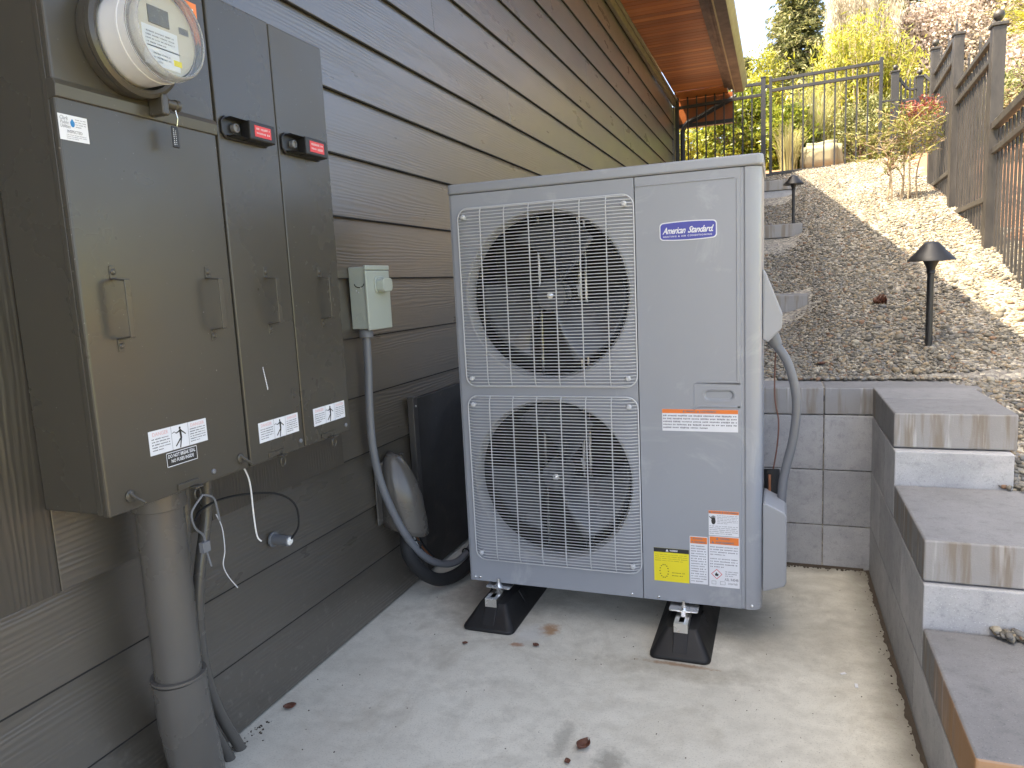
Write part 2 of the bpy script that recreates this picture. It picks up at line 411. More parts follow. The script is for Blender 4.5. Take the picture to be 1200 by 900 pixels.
def leaf_mat(name, cols, trans=.35, rough=.5):
    n = N(name); g = n.n('ShaderNodeNewGeometry'); k = len(cols)
    c = n.ramp(g.outputs['Random Per Island'], [(i / (k - 1), cc) for i, cc in enumerate(cols)])
    big = n.noise(n.world(), 2.2, 2); c = n.mix(c, n.mix(c, (.3, .3, .3), 1.0, 'MULTIPLY'), n.ramp(big, [(.35, .5), (.6, 0)]))
    n.set(c, rough)
    tr = n.n('ShaderNodeBsdfTranslucent'); n.l(c, tr.inputs[0]); mx = n.n('ShaderNodeMixShader'); mx.inputs[0].default_value = trans
    n.l(n.b.outputs[0], mx.inputs[1]); n.l(tr.outputs[0], mx.inputs[2]); n.l(mx.outputs[0], n.t.nodes['Material Output'].inputs[0])
    return n.m
def bark_mat(name, c0, c1):
    n = N(name); a = n.noise(n.world((1, 1, .2)), 30, 6, .7)
    return n.set(n.mix(c0, c1, a), .85, 0, n.bump(a, .5, .01))
m_bark = bark_mat('bark', (.05, .035, .025), (.13, .1, .075))
m_cane = bark_mat('cane', (.22, .16, .1), (.42, .34, .24))
def cedar_mat():
    n = N('cedar_soffit'); oi = n.n('ShaderNodeObjectInfo'); a = n.noise(n.world((1.5, 18, 1)), 4, 5, .65)
    c = n.ramp(oi.outputs['Random'], [(0, (.19, .05, .009)), (.5, (.28, .08, .016)), (1, (.42, .15, .035))])
    c = n.mix(c, (.1, .03, .012), n.ramp(a, [(.45, 0), (.75, .55)]))
    return n.set(c, .42, 0, n.bump(a, .2, .002))
m_cedar = cedar_mat()
m_gutter = paint('gutter_enamel', (.2, .18, .1), .35, .1, .03)
m_fence = N('weathered_fence')
_v = m_fence.world((1, 1, .25)); _a = m_fence.noise(_v, 24, 6, .7)
m_fence = m_fence.set(m_fence.mix((.014, .013, .013), (.048, .043, .040), m_fence.ramp(_a, [(.3, 0), (.7, 1)])), .5, 0, m_fence.bump(_a, .2, .003))
m_gate = paint('gate_metal', (.018, .017, .016), .4, .2, .06)
m_fence_dark = paint('fence_black', (.02, .019, .019), .45, .2, .1)

# ================================================================ GROUND
def S_(x, y): return .69 + .245 * (y - 3.05) + .05 * max(0, min(x, 1.6))
LK = [(-9, -.06), (2.84, -.06), (2.86, .69), (3.05, .70), (4.18, .875), (4.30, .975), (6.08, 1.355), (6.2, 1.46), (8.28, 1.86), (8.40, 2.05), (9.9, 2.34), (12, 2.7), (40, 6.0), (120, 14)]
RK = [(-40, -.06), (0, -.06), (1.2, .05), (1.35, .10), (1.75, .27), (1.86, .29), (2.25, .47), (2.36, .50), (2.7, .66), (2.9, .685), (3.05, .70)]
def li(K, y):
    if y <= K[0][0]: return K[0][1]
    for (a, b), (c, d) in zip(K, K[1:]):
        if y <= c: return b + (d - b) * (y - a) / (c - a)
    return K[-1][1]
def slope_far(x, y):
    if y <= 9.9: return S_(x, y)
    return S_(x, 9.9) + (y - 9.9) * .12
def zt(x, y):
    if y < 3.05:
        if x < .56 and y < 2.84: return -.06
        if x < .56: return .69
        return li(RK, y)
    a = li(LK, y); b = slope_far(x, y)
    t = max(0, min(1, (x - .02) / .24)); t = t * t * (3 - 2 * t); return a * (1 - t) + b * t
xs = [-80, -30, -12, -6, -2, -1.32] + list(np.arange(-1.2, .05, .2)) + list(np.arange(.06, 1.7, .04)) + [1.75, 1.9, 2.2, 2.8, 4, 7, 12, 25, 60, 120]
ys = [-60, -20, -6, -2, 0, .6, .9] + list(np.arange(1.0, 3.1, .05)) + [3.1, 3.3, 3.6, 4, 4.22, 4.3, 4.6, 5, 5.5, 6.12, 6.2, 6.5, 7, 7.5, 8, 8.32, 8.4, 8.7, 9, 9.5, 9.9, 10.3, 11, 12, 14, 18, 25, 40, 70, 120]
xs = sorted(set([round(float(x), 3) for x in xs] + [.555, .565])); ys = sorted(set([round(float(y), 3) for y in ys] + [2.835, 2.845]))
V = []; 
for y in ys:
    for x in xs:
        z = zt(x, y)
        if x < -1.31: z = -.06 if y < 9.95 else z
        z += 0 if (x < .56 or y > 12) else random.uniform(-.006, .006)
        V.append((x, y, z))
nx = len(xs); F = [(j * nx + i, j * nx + i + 1, (j + 1) * nx + i + 1, (j + 1) * nx + i) for j in range(len(ys) - 1) for i in range(nx - 1)]
struct(np_mesh('gravel_ground', V, F, m_ground))
# concrete slab with a slightly rough edge
sl = MB().box(-1.33, .335, -6, 2.835, -.05, 0).build('concrete_slab', m_slab); struct(sl)

# pebbles
PHI = (1 + 5 ** .5) / 2
ICO = np.array([(-1, PHI, 0), (1, PHI, 0), (-1, -PHI, 0), (1, -PHI, 0), (0, -1, PHI), (0, 1, PHI), (0, -1, -PHI), (0, 1, -PHI), (PHI, 0, -1), (PHI, 0, 1), (-PHI, 0, -1), (-PHI, 0, 1)]) / math.sqrt(1 + PHI * PHI)
ICF = np.array([(0, 11, 5), (0, 5, 1), (0, 1, 7), (0, 7, 10), (0, 10, 11), (1, 5, 9), (5, 11, 4), (11, 10, 2), (10, 7, 6), (7, 1, 8), (3, 9, 4), (3, 4, 2), (3, 2, 6), (3, 6, 8), (3, 8, 9), (4, 9, 5), (2, 4, 11), (6, 2, 10), (8, 6, 7), (9, 8, 1)])
def pebbles(name, pts, rad, mat, parent=None):
    pts = np.asarray(pts); rad = np.asarray(rad); n = len(pts)
    v = ICO[None] * (1 + rng.uniform(-.30, .30, (n, 12, 1)))
    sc = np.stack([rng.uniform(.8, 1.3, n), rng.uniform(.65, 1.0, n), rng.uniform(.4, .75, n)], 1) * rad[:, None]
    v = v * sc[:, None, :]
    a = rng.uniform(0, 6.283, n); ca, sa = np.cos(a), np.sin(a); t = rng.normal(0, .35, n); ct, st = np.cos(t), np.sin(t)
    x = v[..., 0] * ct[:, None] + v[..., 2] * st[:, None]; z = -v[..., 0] * st[:, None] + v[..., 2] * ct[:, None]; y = v[..., 1]
    V = np.stack([x * ca[:, None] - y * sa[:, None], x * sa[:, None] + y * ca[:, None], z], -1) + pts[:, None, :]
    F = (ICF[None] + (np.arange(n) * 12)[:, None, None]).reshape(-1, 3)
    return np_mesh(name, V.reshape(-1, 3), F, mat, parent)
P = []; RD = []
def in_block(x, y):
    if y < 2.88 and x < .62: return True
    if 2.8 < y < 3.03 and x < .60: return True
    for ya in (4.2, 6.1, 8.3):
        if ya - .02 < y < ya + .24 and x < .17: return True
    return False
def scatter(n, x0, x1, y0, y1, r0, r1, bias=1.0):
    k = 0
    while k < n:
        x = random.uniform(x0, x1); y = y0 + (y1 - y0) * random.random() ** bias
        if in_block(x, y): k += 1; continue
        if x > 1.32 + .25 * (math.sin(y * 2.1) * .4) + .1 * random.random(): k += 1; continue
        r = r0 + (r1 - r0) * random.random() ** 2.2
        P.append((x, y, zt(x, y) + r * .25)); RD.append(r); k += 1
scatter(27000, -.15, 1.35, 2.86, 4.6, .0045, .0125, 1.2)
scatter(27000, -.2, 1.4, 4.6, 10.2, .007, .016, 1.25)
scatter(7000, .57, 1.1, 1.0, 2.9, .005, .014)
for _ in range(90):
    x = random.uniform(.3, 1.2); y = random.uniform(2.95, 4.3)
    if not in_block(x, y): P.append((x, y, zt(x, y) + .008)); RD.append(random.uniform(.014, .024))
for _ in range(130):   # gravel spilled at the foot of the middle step and the top step
    x = random.uniform(.455, .7); y = 1.797 - abs(random.gauss(0, .022)) * (.4 + (x - .455) * 5); P.append((x, y, .286 + random.uniform(0, .01))); RD.append(random.uniform(.006, .014))
for _ in range(60):
    x = random.uniform(.58, .7); y = 2.315 - abs(random.gauss(0, .02)); P.append((x, y, .497)); RD.append(random.uniform(.006, .012))
for _ in range(1200):  # stones lapping over the back of the cap course
    x = random.uniform(.0, .66); y = 3.045 - abs(random.gauss(0, .018)); P.append((x, y, .702)); RD.append(random.uniform(.006, .012))
g = pebbles('gravel', P, RD, m_peb); tag(g, 'loose grey and tan river gravel covering the slope beside the fence', 'gravel', kind='stuff')

# ================================================================ RETAINING WALL
XR = .3175
wall = thing('retaining_wall', 'grey concrete block retaining wall behind the unit with stepped return at right', 'retaining wall', (XR, 2.83, 0))
G = .0035
def blk(x0, x1, y0, y1, z0, z1, mat=m_block, name='block', bev=.003):
    o = MB().box(x0 + G / 2, x1 - G / 2, y0 + G / 2, y1 - G / 2, z0 + G / 2, z1 - G / 2).build(name, mat, wall, bev); return o
def cap(x0, x1, y0, y1, z0, z1, mat=m_cap): return blk(x0, x1, y0, y1, z0, z1, mat, 'cap_stone', .005)
# back wall courses
for (z0, z1) in ((-.1, .165), (.165, .38), (.38, .59)):
    x = .158
    blk(.158, XR + .2, 2.83, 3.0, z0, z1)
    while x > -1.3:
        blk(max(x - .46, -1.305), x, 2.83, 3.0, z0, z1); x -= .46
x = .158
cap(.158, .66, 2.832, 3.04, .59, .695)
while x > -1.3:
    cap(max(x - .46, -1.305), x, 2.825 + .003, 3.04, .59, .695); x -= .46
# return wall: left face at XR
def run(yf, yb, z0, z1, joints, x1=.62):
    ysx = [yb] + joints + [yf]
    for a, b in zip(ysx, ysx[1:]): blk(XR, x1, b, a, z0, z1)
run(.6, 2.828, -.1, .175, [2.36, 1.9, 1.44, 1.0])
run(1.804, 2.828, .175, .385, [2.58, 2.12])
run(2.285, 2.828, .385, .59, [2.50], .618)
cap(XR, .632, 2.58, 2.828, .59, .698); cap(XR, .632, 2.318, 2.582, .59, .698)
cap(XR, .70, 1.815, 2.283, .385, .490)
cap(XR, .76, 1.315, 1.80, .175, .280, m_cap_warm)
# terrace walls on the slope
tw = []
for (y, x1, zl, lab) in ((4.2, .15, 1.0, 'lowest grey block terrace wall end sunk in the gravel behind the unit'), (6.1, .17, 1.50, 'middle grey block terrace wall end below the small path light'), (8.3, .16, 2.10, 'upper two course block terrace wall end in front of the gate')):
    t = thing('terrace_wall', lab, 'low wall', (x1, y, zl), 'block terrace walls on the gravel slope')
    for k in range(4):
        a, b = x1 - .44 * (k + 1), x1 - .44 * k
        MB().box(a + G, b, y, y + .2, zl - .105, zl).build('cap_stone', m_cap, t, .006)
        MB().box(a + G, b - .01, y + .012, y + .2, zl - .34, zl - .108).build('block', m_block, t, .004)

# ================================================================ HOUSE
house = thing('house', 'dark taupe clapboard house wall with cedar soffit and gutter', 'house', (-1.31, 2, 0))
ZS = [.195 * k for k in range(17)]
JO = {11: [2.755], 10: [3.606], 13: [5.28], 14: [4.437, 8.6], 16: [7.47], 12: [1.2, 6.6], 15: [3.1, 6.8], 9: [5.4], 8: [6.2], 7: [7.4], 5: [3.0], 3: [6.0], 6: [4.6], 2: [5.2], 1: [4.0], 4: [4.9], 0: [3.7]}
for k, z0 in enumerate(ZS):
    zt1 = z0 + .205 if k < 16 else 3.37; js = [-.4] + JO.get(k, []) + [9.88]
    for a, b in zip(js, js[1:]):
        prof = [(-1.3150, z0 + .0025), (-1.3062, z0 + .001), (-1.3200, zt1), (-1.3275, zt1)]
        if k == 0: prof[0] = (-1.315, .006); prof[1] = (-1.3065, .006)
        MB().prism(prof, 1, a + .0012, b - .0012).build('siding_board', m_siding, house, .0012)
m_lap_shade = paint('lap_shade_black', (.012, .011, .010), .8, .3, .2)
for z0 in ZS[1:]:  # near-black strip under each lap, put in as its shadow line
    MB().prism([(-1.3185, z0 + .0012), (-1.3185, z0 - .0026), (-1.3068, z0 - .0026), (-1.3068, z0 + .0008)], 1, -.4, 9.87).build('lap_shade_strip', m_lap_shade, house)
box('wall_sheathing', m_dark, house, -1.36, -1.329, -5, 9.88, -.05, 3.44, 0)
box('rear_siding', m_siding, house, -1.324, -1.3, -5, -.402, .01, 3.36, 0)
box('end_wall', m_siding, house, -6, -1.362, 9.70, 9.88, -.05, 3.44, 0)
box('corner_board', m_siding, house, -1.36, -1.292, 9.885, 9.985, 1.9, 3.34, .002)
# mounting boards behind the meter cabinet
box('mounting_board', m_trimv, house, -1.3045, -1.290, .62, .905, .578, 2.2, .002)
box('mounting_board', m_siding, house, -1.3045, -1.292, .907, 1.30, .578, .77, .002)
box('mounting_board', m_trimv, house, -1.3045, -1.290, 1.302, 1.865, .588, 1.5, .002)
box('mounting_board', m_trimv, house, -1.3045, -1.291, .3, .618, .578, 2.2, .002)
MB().box(-1.305, -1.245, 1.35, 1.66, 1.955, 1.985).build('flashing', m_black, house, .002)
# frieze, soffit, fascia, gutter, roof
box('frieze_board', m_frieze, house, -1.305, -1.272, -5, 9.88, 3.335, 3.438, .002)
box('frieze_moulding', m_frieze, house, -1.272, -1.258, -5, 9.88, 3.40, 3.438, .003)
sb0 = None; y = 5.2; 
while y < 9.56:
    if sb0 is None: sb0 = MB().box(-1.255, -.645, -.0415, .0415, 3.44, 3.455).build('soffit_board', m_cedar, house, .002); o = sb0
    else: o = sb0.copy(); COL.objects.link(o)
    o.location = (0, y, random.uniform(0, .0012)); y += .086
sb_end = MB().box(-1.255, -.62, 9.60, 9.985, 3.4405, 3.455).build('soffit_end', m_cedar, house)
MB().box(-1.255, -.645, -5, 5.15, 3.441, 3.455).build('soffit_panel', m_cedar, house)
box('soffit_vent', m_black, house, -.644, -.60, -5, 9.62, 3.425, 3.46, .001)
box('fascia_board', m_black, house, -.60, -.565, -5, 9.62, 3.405, 3.60, .003)
box('sub_fascia', m_black, house, -.564, -.53, -5, 9.62, 3.40, 3.60, .003)
box('gutter_bottom', m_black, house, -.513, -.418, -5, 9.63, 3.3575, 3.3597, 0)
gp = [(-.527, 3.50), (-.527, 3.37), (-.515, 3.36), (-.42, 3.36), (-.405, 3.375), (-.40, 3.41), (-.378, 3.44), (-.375, 3.505), (-.385, 3.505), (-.387, 3.45), (-.41, 3.42), (-.415, 3.385), (-.425, 3.368), (-.51, 3.368), (-.52, 3.38), (-.52, 3.50)]
box('gutter_lip', m_gutter, house, -.5275, -.5145, -5, 9.635, 3.352, 3.3595, .002)
MB().prism(gp, 1, -5, 9.64).build('gutter', m_gutter, house, smooth=True)
rp = [(-.47, 3.50), (-.47, 3.53), (-6.5, 5.05), (-6.5, 3.46), (-1.26, 3.46), (-.62, 3.60)]
MB().prism([(-.455, 3.508), (-.455, 3.535), (-6.5, 5.05), (-6.5, 4.95), (-.62, 3.545)], 1, -5, 9.66).build('roof', m_black, house)
MB().box(-6.5, -1.362, -5, 9.88, 3.40, 3.438).build('ceiling', m_dark, house)
# cedar end board and black curved brace
box('gable_board', m_cedar, house, -1.255, -.56, 9.99, 10.03, 3.13, 3.46, .002)
box('gable_trim', m_black, house, -1.255, -.55, 9.97, 10.04, 3.075, 3.127, .002)
br = [(-1.20, 2.2), (-1.20, 2.98)] + [(-1.20 + .12 * (1 - math.cos(R(a))), 2.98 + .17 * math.sin(R(a))) for a in (20, 40, 60, 80)] + [(-.95, 3.20), (-.75, 3.29), (-.52, 3.385)]
MB().tube([(p[0], 9.95, p[1]) for p in smooth_path([(a, 0, b) for a, b in br], 3) for p in [(p.x, p.z)]], .032, 4).build('brace', m_black, house, .004)

# dark access panel on the wall
m_edge = paint('strip_paint', (.05, .048, .045), .4, .15, .1)
ap = thing('access_panel', 'dark stained plywood access panel on the wall between vent hood and unit', 'panel', (-1.3, 2.55, 0))
box('board', paint('stained_board', (.024, .022, .02), .55, .35, .25, speck=(.16, .15, .13), dust=((.085, .07, .045), .5)), ap, -1.305, -1.290, 2.352, 2.825, .02, .715, .002)
box('edge_strip', m_edge, ap, -1.305, -1.278, 2.318, 2.350, .02, .725, .003)
MB().lathe([(.004, 0), (.004, .003), (.001, .004)], (-1.278, 2.334, .69), 0, 10).build('screw', m_steel, ap)

# ================================================================ METER CABINET
FX = -1.12
cab = thing('meter_cabinet', 'large dark bronze electric meter cabinet with three doors on the house wall', 'meter cabinet', (-1.29, .89, .742))
box('housing', m_cab, cab, -1.289, FX - .018, .895, 1.662, .745, 1.752, .003)
box('side_flange', m_cab, cab, FX - .03, FX - .0165, .8925, 1.6645, .7435, 1.7535, .002)
box('door', m_cab, cab, FX - .016, FX, .8905, 1.2535, .742, 1.470, .004)
box('meter_panel', m_cab, cab, FX - .016, FX, .8905, 1.2535, 1.478, 1.755, .004)
MB().prism([(FX - .0155, 1.462), (FX + .004, 1.466), (FX + .006, 1.486), (FX + .0005, 1.496), (FX - .0155, 1.496)], 1, .8895, 1.2545).build('drip_rail', m_cab, cab, .0015)
box('door', m_cab, cab, FX - .016, FX + .001, 1.2585, 1.4545, .742, 1.755, .003)
box('door', m_cab, cab, FX - .016, FX, 1.4585, 1.6635, .742, 1.755, .003)
# handles
def handle(y, z0, z1):
    h = MB(); w = .006
    h.prism([(FX, z1), (FX + .002, z1), (FX + .002, z1 - .022), (FX + .034, z1 - .026), (FX + .034, z0 + .026), (FX + .002, z0 + .022), (FX + .002, z0), (FX, z0), (FX, z0 + .025), (FX + .0315, z0 + .029), (FX + .0315, z1 - .029), (FX, z1 - .025)], 1, y - w, y + w)
    o = h.build('handle', m_cab, cab, .0008)
    for z in (z1 - .011, z0 + .011): MB().lathe([(.0055, .002), (.0055, .0035), (.003, .0055)], (FX, y, z), 0, 12).build('screw', m_cab, o)
for y in (.958, 1.186, 1.367, 1.575): handle(y, 1.035, 1.19)
# bottom latches with seal loops and screws
for i, y in enumerate((1.075, 1.345, 1.555)):
    l = MB().box(FX + .0005, FX + .004, y - .028, y + .028, .748, .760).box(FX - .004, FX + .0185, y + .002, y + .022, .744, .7475).build('latch', m_cab, cab, .001)
    ring = [(FX + .01 + .0, y + .012 + .008 * math.cos(a), .731 + .011 * math.sin(a)) for a in np.linspace(0, 2 * math.pi, 17)[:-1]]
    MB().tube(ring, .002, 6, closed=True).build('seal_loop', m_cab, l, smooth=True)
for y in (1.145, 1.44, 1.64): MB().lathe([(.0055, 0), (.0055, .003), (.003, .005)], (FX, y, .762), 0, 12).build('screw', m_conduit, cab)
for y in (.938, 1.228):
    l = MB().lathe([(.011, 0), (.011, .003), (.006, .006)], (FX, y, .770), 0, 14).build('wing_screw', m_cab, cab, smooth=True)
    MB().tube([(FX + .006, y - .004, .776), (FX + .018, y, .766), (FX + .02, y + .012, .756), (FX + .016, y + .018, .752), (FX + .012, y + .008, .762)], .0028, 6).build('wing', m_cab, l, smooth=True)
# scratch on the middle door
Ps = Print('s', FX + .001)
sm = MB(); 
for i in range(9): Ps.rect(sm, 1.327 + i * .0011, 1.329 + i * .0012, .962 - i * .006 - .007, .962 - i * .006, .0003)
sm.build('scratch', m_white, cab)
# warning labels
def danger(u0, u1, v0, v1, seed, d=FX):
    Pn = Print('s', d); L = Pn.plate('warning_label', m_white, cab, u0, u1, v0, v1); w = u1 - u0; h = v1 - v0
    mb = MB(); a = u0 + w * .37; b = u0 + w * .66
    Pn.lines(mb, u0 + w * .04, a - w * .03, v0 + h * .12, v1 - h * .30, 5, .0009, seed); Pn.lines(mb, b + w * .03, u1 - w * .03, v0 + h * .1, v1 - h * .26, 6, .0009, seed + 1)
    Pn.rect(mb, a - .0006, a, v0, v1, .0009); Pn.rect(mb, b, b + .0006, v0, v1, .0009)
    mb.build('fine_print', m_ink, L)['kind'] = 'stuff'
    pk = MB(); Pn.text(pk, 'DANGER', u0 + w * .06, a - w * .05, v1 - h * .24, v1 - h * .08, .0009, 0, .01); Pn.text(pk, 'DANGER', b + w * .05, u1 - w * .04, v1 - h * .22, v1 - h * .08, .0009, 0, .01)
    pk.build('heading', m_pink, L)['kind'] = 'stuff'
    fg = MB(); cu = (a + b) / 2; cv = (v0 + v1) / 2; q = h * .5
    def limb(p0, p1, t):
        p0 = Vector(p0); p1 = Vector(p1); dd = (p1 - p0).normalized(); nn = Vector((-dd.y, dd.x)) * t
        fg.add([Pn.P(cu + p.x * q, cv + p.y * q, .001) for p in (p0 + nn, p1 + nn * .8, p1 - nn * .8, p0 - nn)], [(0, 1, 2, 3)])
    hd = [(.02 + .11 * math.cos(t), .72 + .12 * math.sin(t)) for t in np.linspace(0, 6.28, 11)[:-1]]
    fg.add([Pn.P(cu + x * q, cv + y * q, .001) for x, y in hd], [tuple(range(10))])
    limb((.03, .6), (.08, -.15), .12); limb((.08, .52), (.6, .1), .06); limb((0, .5), (-.42, .34), .06); limb((-.42, .34), (-.6, .5), .03); limb((-.6, .5), (-.85, .4), .03)
    limb((.08, -.1), (-.55, -.75), .07); limb((.1, -.1), (-.1, -.95), .07)
    fg.build('pictogram', m_ink, L)
danger(.993, 1.139, .831, .878, 1); danger(1.293, 1.437, .788, .835, 3, FX + .001); danger(1.501, 1.641, .785, .831, 5)
Pn = Print('s', FX)
L = Pn.plate('seal_notice', m_ink, cab, 1.028, 1.107, .799, .828)
mb = MB(); Pn.text(mb, 'DO NOT BREAK SEAL', 1.033, 1.102, .8165, .8238, .0009, 0, .02); Pn.text(mb, 'NO FUSES INSIDE', 1.040, 1.097, .8065, .8135, .0009, 0, .02)
for (a, b, c, d) in ((1.0285, 1.1065, .8262, .8276), (1.0285, 1.1065, .7994, .8008), (1.0285, 1.0297, .7994, .8276), (1.1053, 1.1065, .7994, .8276)): Pn.rect(mb, a, b, c, d, .0009)
mb.build('lettering', m_white, L)['kind'] = 'stuff'
L = Pn.plate('inspection_sticker', m_white, cab, .891, .945, 1.398, 1.440)
mb = MB()
Pn.text(mb, 'Clark', .894, .909, 1.431, 1.4375, .0009, .3); Pn.text(mb, 'Public', .894, .910, 1.4245, 1.430, .0009, .3); Pn.text(mb, 'Utilities', .894, .912, 1.4180, 1.4238, .0009, .3)
Pn.text(mb, 'INSPECTED', .905, .933, 1.4105, 1.4155, .0009, 0, .01); Pn.lines(mb, .922, .942, 1.420, 1.436, 4, .0009, 9); Pn.lines(mb, .903, .940, 1.400, 1.409, 3, .0009, 4)
mb.build('lettering', m_greyink, L)['kind'] = 'stuff'
dp = MB(); dp.add([Pn.P(.9165 + .0042 * math.sin(t) * (1 if math.cos(t) < .3 else .6), 1.4275 + .0068 * math.cos(t), .0009) for t in np.linspace(0, 6.28, 15)[:-1]], [tuple(range(14))])
dp.build('drop_logo', flat('sticker_blue', (.03, .22, .5)), L)
# black lock bars with red plates
for (y0, y1, z0, z1, seed) in ((1.264, 1.408, 1.463, 1.511, 1), (1.463, 1.611, 1.461, 1.511, 2)):
    lk = MB().prism([(y0 + .012, z0), (y1, z0), (y1, z1), (y0 + .012, z1), (y0, z1 - .012), (y0, z0 + .012)], 0, FX + .001, FX + .008).build('lock_bar', m_black, cab, .002)
    MB().prism([(FX + .008, z0 + .002), (FX + .034, z0 + .004), (FX + .034, z1 - .004), (FX + .008, z1 - .002)], 1, y0 + .058, y1 - .002).build('lock_body', m_black, lk, .003)
    MB().prism([(FX + .008, z1 - .004), (FX + .022, z1 - .003), (FX + .03, z1 - .006), (FX + .008, z1 - .008)], 1, y0 + .012, y0 + .0575).build('lock_hood', m_black, lk, .001)
    MB().prism([(FX + .008, z0 + .004), (FX + .02, z0 + .004), (FX + .03, z0 + .006), (FX + .008, z0 + .008)], 1, y0 + .012, y0 + .058).build('lock_hood', m_black, lk, .001)
    MB().lathe([(.0095, .008), (.0095, .018), (.007, .019), (.006, .015), (.002, .015)], (FX, y0 + .034, (z0 + z1) / 2), 0, 20).build('lock_barrel', m_conduit, lk, smooth=True)
    Pq = Print('s', FX + .034); u0, u1 = y0 + .072, y1 - .018; v0, v1 = z0 + .012, z1 - .012
    L = Pq.plate('red_plate', m_red, lk, u0, u1, v0, v1)
    # sub-part limit: the plate carries its print in a second sheet of the bar
    mb = MB(); Pq.lines(mb, u0 + .005, u1 - .004, v0 + .003, v1 - .002, 2, .0012, seed, 1.0, .62); mb.build('plate_print', m_pink, lk)['kind'] = 'stuff'
# meter
mt = thing('electric_meter', 'round glass electric meter with white body on the cabinet', 'electric meter', (FX, 1.04, 1.59))
MC = (0, 1.04, 1.59)
MB().lathe([(.094, FX + .0005), (.096, FX + .006), (.094, FX + .020), (.098, FX + .026), (.097, FX + .034), (.090, FX + .038), (.084, FX + .036), (.084, FX + .002)], MC, 0, 56).build('socket_ring', m_cab, mt, smooth=True)
def mbody():
    n = N('meter_white'); n.set(n.mix((.62, .63, .64), (.75, .75, .75), n.noise(n.world(), 8)), .28); return n.m
m_mw = mbody()
n_ = N('rim_plastic'); m_mwglass = n_.set(n_.mix((.62, .64, .66), (.8, .8, .8), n_.noise(n_.world(), 14)), .08, Transmission_Weight=.72, IOR=1.3)
MB().lathe([(.0785, FX + .010), (.0785, FX + .07), (.0795, FX + .071), (.0795, FX + .076), (.0785, FX + .077), (.0785, FX + .092), (.0745, FX + .094)], MC, 0, 56, cap=False).build('meter_body', m_mw, mt, smooth=True)
MB().lathe([(.0765, FX + .094), (.0798, FX + .095), (.0798, FX + .099), (.0785, FX + .101), (.0782, FX + .112), (.0765, FX + .117), (.0735, FX + .119), (.0722, FX + .1175), (.0745, FX + .112), (.0755, FX + .1), (.0755, FX + .095)], MC, 0, 56, cap=False).build('rim', m_mwglass, mt, smooth=True)
MB().lathe([(.0735, FX + .1175), (.0735, FX + .116)], MC, 0, 56).build('glass_cover', m_glass, mt, smooth=False)
n_ = N('dial_paint'); m_dial = n_.set(n_.mix((.5, .46, .38), (.62, .58, .5), n_.noise(n_.world(), 18)), .4)
dl = MB().lathe([(.071, FX + .0945), (.071, FX + .097)], MC, 0, 48).build('dial_plate', m_dial, mt)
Pd = Print('s', FX + .097)
mb = MB(); Pd.lines(mb, .998, 1.062, 1.566, 1.590, 4, .0008, 2, .7); Pd.rect(mb, 1.0, 1.073, 1.5625, 1.5645, .0008); Pd.lines(mb, 1.012, 1.05, 1.536, 1.556, 3, .0008, 5, .6)
for k in range(14): Pd.rect(mb, 1.076 + k * .0016, 1.077 + k * .0016, 1.602, 1.614, .0008)
mb.build('dial_print', m_greyink, dl)['kind'] = 'stuff'
box('display', paint('display_grey', (.16, .14, .09), .2, .3, .1, scale=120), dl, FX + .097, FX + .0985, 1.008, 1.054, 1.602, 1.632, .001)
L = Pd.plate('meter_tag', m_yellow, dl, 1.056, 1.074, 1.5415, 1.5515, .0014)
box('nameplate', m_white, dl, FX + .097, FX + .0978, .992, 1.07, 1.532, 1.597, 0)
ol = Print('s', FX).plate('orange_sticker', m_orange, cab, 1.165, 1.232, 1.637, 1.72)
mb = MB(); Print('s', FX).lines(mb, 1.170, 1.228, 1.642, 1.712, 6, .0010, 12); mb.build('sticker_print', m_white, ol)['kind'] = 'stuff'
# ring lock and seal
ck = MB().box(FX + .004, FX + .04, 1.078, 1.094, 1.470, 1.508).build('ring_clamp', m_cab, mt, .003)
MB().lathe([(.009, 0), (.009, .02), (.011, .022), (.011, .03), (.006, .032)], (FX + .03, 1.094, 1.494), 1, 14).build('clamp_bolt', m_cab, mt, smooth=True)
MB().tube([(FX + .032, 1.115, 1.486), (FX + .033, 1.118, 1.470), (FX + .03, 1.117, 1.456)], .0008, 5).build('seal_wire', m_steel, mt)
MB().box(FX + .026, FX + .0295, 1.104, 1.120, 1.415, 1.455).build('seal_tag', m_black, mt, .003)
Pt = Print('s', FX + .0295); mb = MB(); Pt.lines(mb, 1.106, 1.1085, 1.419, 1.451, 9, .0006, 3, 1, .6); Pt.lines(mb, 1.111, 1.113, 1.42, 1.448, 8, .0006, 6, 1, .5); mb.build('tag_print', m_white, mt)['kind'] = 'stuff'

# ================================================================ PIPES BELOW THE CABINET
bp = thing('service_conduit', 'thick dark painted conduit rising from the slab into the meter cabinet', 'conduit', (-1.21, 1.07, 0))
cx, cy = -1.205, 1.075
MB().tube([(cx, cy, .742), (cx, cy, .5), (cx, cy - .002, .30)], .0475, 32).build('pipe', m_pipe, bp, smooth=True)
MB().lathe([(.0545, .700), (.0545, .742)], (cx, cy, 0), 2, 32).build('collar', m_pipe, bp, .002, smooth=True)
MB().tube(smooth_path([(cx, cy - .002, .325), (cx, cy, .29), (cx - .002, cy + .004, .24), (cx - .012, cy + .02, .17), (cx - .03, cy + .045, .08), (cx - .04, cy + .06, -.02)], 5), [.0545] * 11 + [.0555] * 5 + [.0565] * 10, 32).build('coupling', m_pipe, bp, smooth=True)
MB().lathe([(.0545, .325), (.0565, .328), (.056, .332), (.0485, .333)], (cx, cy - .002, 0), 2, 32, cap=False).build('sealant_bead', m_pipe, bp, smooth=True)
